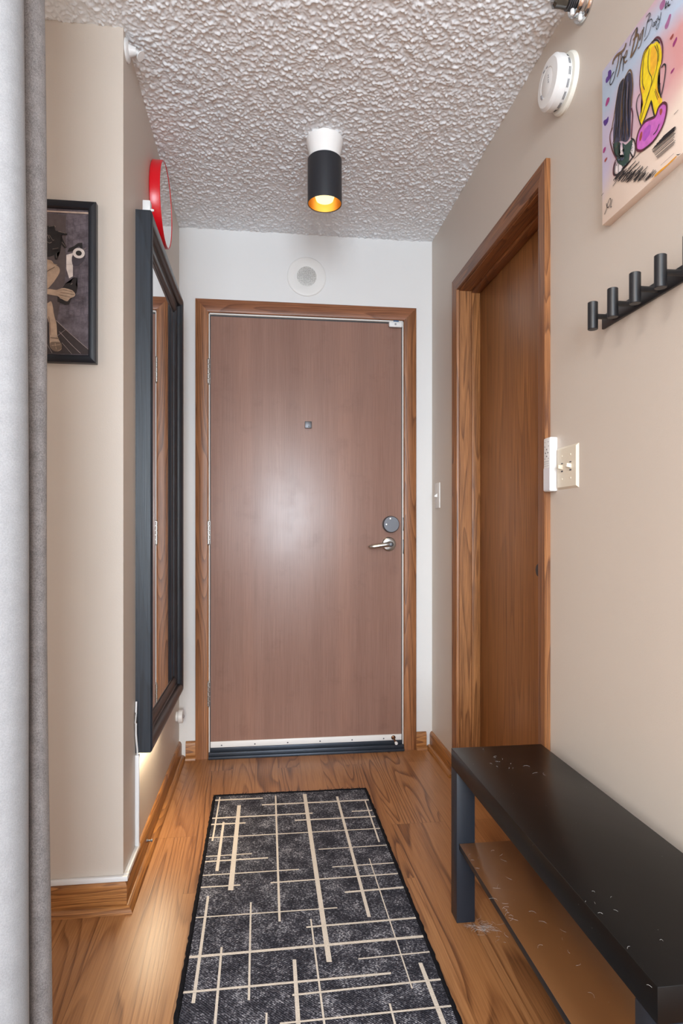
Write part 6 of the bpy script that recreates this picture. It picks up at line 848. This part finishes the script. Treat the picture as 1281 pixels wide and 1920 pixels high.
# ---- runner rug
t = thing('runner_rug', (0.11, 1.6, 0), 'charcoal runner rug with crossing cream lines and black bound edge on the hall floor', 'rug')
RG = [(-0.1985, 2.481), (0.4110, 2.475), (0.4190, 0.700), (-0.1865, 0.706)]
def inset(c, d):
    cx = sum(p[0] for p in c) / 4; cy = sum(p[1] for p in c) / 4
    return [(p[0] + math.copysign(d, cx - p[0]), p[1] + math.copysign(d, cy - p[1])) for p in c]
ins = inset(RG, .011)
bm = nb(); prism(bm, [(x, y, 0.0005) for x, y in ins], (0, 0, 1), .0060)
for i, q in enumerate(RUG_LINES):
    zq = .0067 + i * .00003
    def cl(p):
        # keep the lines inside the binding
        f = (2.48 - p[1]) / 1.775; xl = ins[0][0] + (ins[3][0] - ins[0][0]) * f; xr = ins[1][0] + (ins[2][0] - ins[1][0]) * f
        return (min(max(p[0], xl), xr), min(max(p[1], .72), 2.463), zq)
    f = bm.faces.new([bm.verts.new(cl(p)) for p in q]); f.material_index = 1
part('pile', bm, ['rug', 'rug_line'], t)
bm = nb()
loop = [Vector((x, y, .0045)) for x, y in inset(RG, .0055)]
for k in range(4):
    a, b = loop[k], loop[(k + 1) % 4]; n = int((b - a).length / .012)
    pts = [a.lerp(b, s / n) + Vector((rnd.uniform(-.0012, .0012), rnd.uniform(-.0012, .0012), rnd.uniform(-.0003, .0006))) for s in range(n + 1)]
    tube(bm, pts, [.0058 + rnd.uniform(-.0006, .0008) for _ in pts], 8)
# a few frayed ends at the far edge
for _ in range(70):
    s = rnd.random(); p = Vector((RG[0][0] + (RG[1][0] - RG[0][0]) * s, RG[0][1] + (RG[1][1] - RG[0][1]) * s - .002, .006)); tube(bm, [p, p + Vector((rnd.uniform(-.006, .006), rnd.uniform(.002, .008), rnd.uniform(-.002, .006)))], .0008, 4)
part('binding', bm, 'rug_edge', t, 'black bound edge')

# ================================================================== LIGHT
def area(name, loc, target, sx, sy, watts, col):
    l = bpy.data.lights.new(name, 'AREA'); l.shape = 'RECTANGLE'; l.size = sx; l.size_y = sy; l.energy = watts; l.color = col
    o = bpy.data.objects.new(name, l); COL.objects.link(o); o.location = loc
    o.rotation_euler = (Vector(target) - Vector(loc)).to_track_quat('-Z', 'Y').to_euler()
    return o
area('window_daylight', ((WX0 + WX1) / 2, -2.62, (WZ0 + WZ1) / 2), ((WX0 + WX1) / 2, 0, (WZ0 + WZ1) / 2), WX1 - WX0 - .1, WZ1 - WZ0 - .1, 135, (0.80, 0.91, 1.0))
area('room_ceiling_light', (-0.7, -0.5, CH - .05), (-0.7, -0.5, 0), 0.45, 0.45, 24, (1.0, 0.93, 0.86))
l = bpy.data.lights.new('hall_bulb', 'SPOT'); l.energy = 14; l.color = (1.0, 0.80, 0.52); l.spot_size = R(115); l.spot_blend = 0.9; l.shadow_soft_size = 0.03
o = bpy.data.objects.new('hall_bulb', l); COL.objects.link(o); o.location = (LX, LY, ZB + .006)

area('mirror_glow_strip', (XL + .020, 2.16, MZ0 - .006), (XL + .020, 2.16, 0), .028, .40, 1.5, (1.0, 0.82, 0.56))
wd = bpy.data.worlds.new('sky'); scene.world = wd; wd.use_nodes = True
wd.node_tree.nodes['Background'].inputs['Color'].default_value = (0.85, 0.92, 1.0, 1); wd.node_tree.nodes['Background'].inputs['Strength'].default_value = 1.0

# ================================================================== CAMERA
cam = bpy.data.cameras.new('camera'); cam.sensor_fit = 'HORIZONTAL'; cam.sensor_width = 36.0; cam.lens = 36.0 * 1163.9 / 1281.0
cam.shift_y = (995.7 - 960.0) / 1281.0; cam.shift_x = 0.0; cam.clip_start = 0.05
co = bpy.data.objects.new('camera', cam); COL.objects.link(co); co.location = (0, 0, 1.0446); co.rotation_euler = (R(90), 0, R(-7.1))
scene.camera = co

vs = scene.view_settings
vs.view_transform = 'Standard'; vs.look = 'None'; vs.gamma = 1.0; vs.use_curve_mapping = False; vs.exposure = 0.5
scene.cycles.max_bounces = 10; scene.cycles.diffuse_bounces = 6; scene.cycles.glossy_bounces = 5
scene.cycles.use_denoising = True
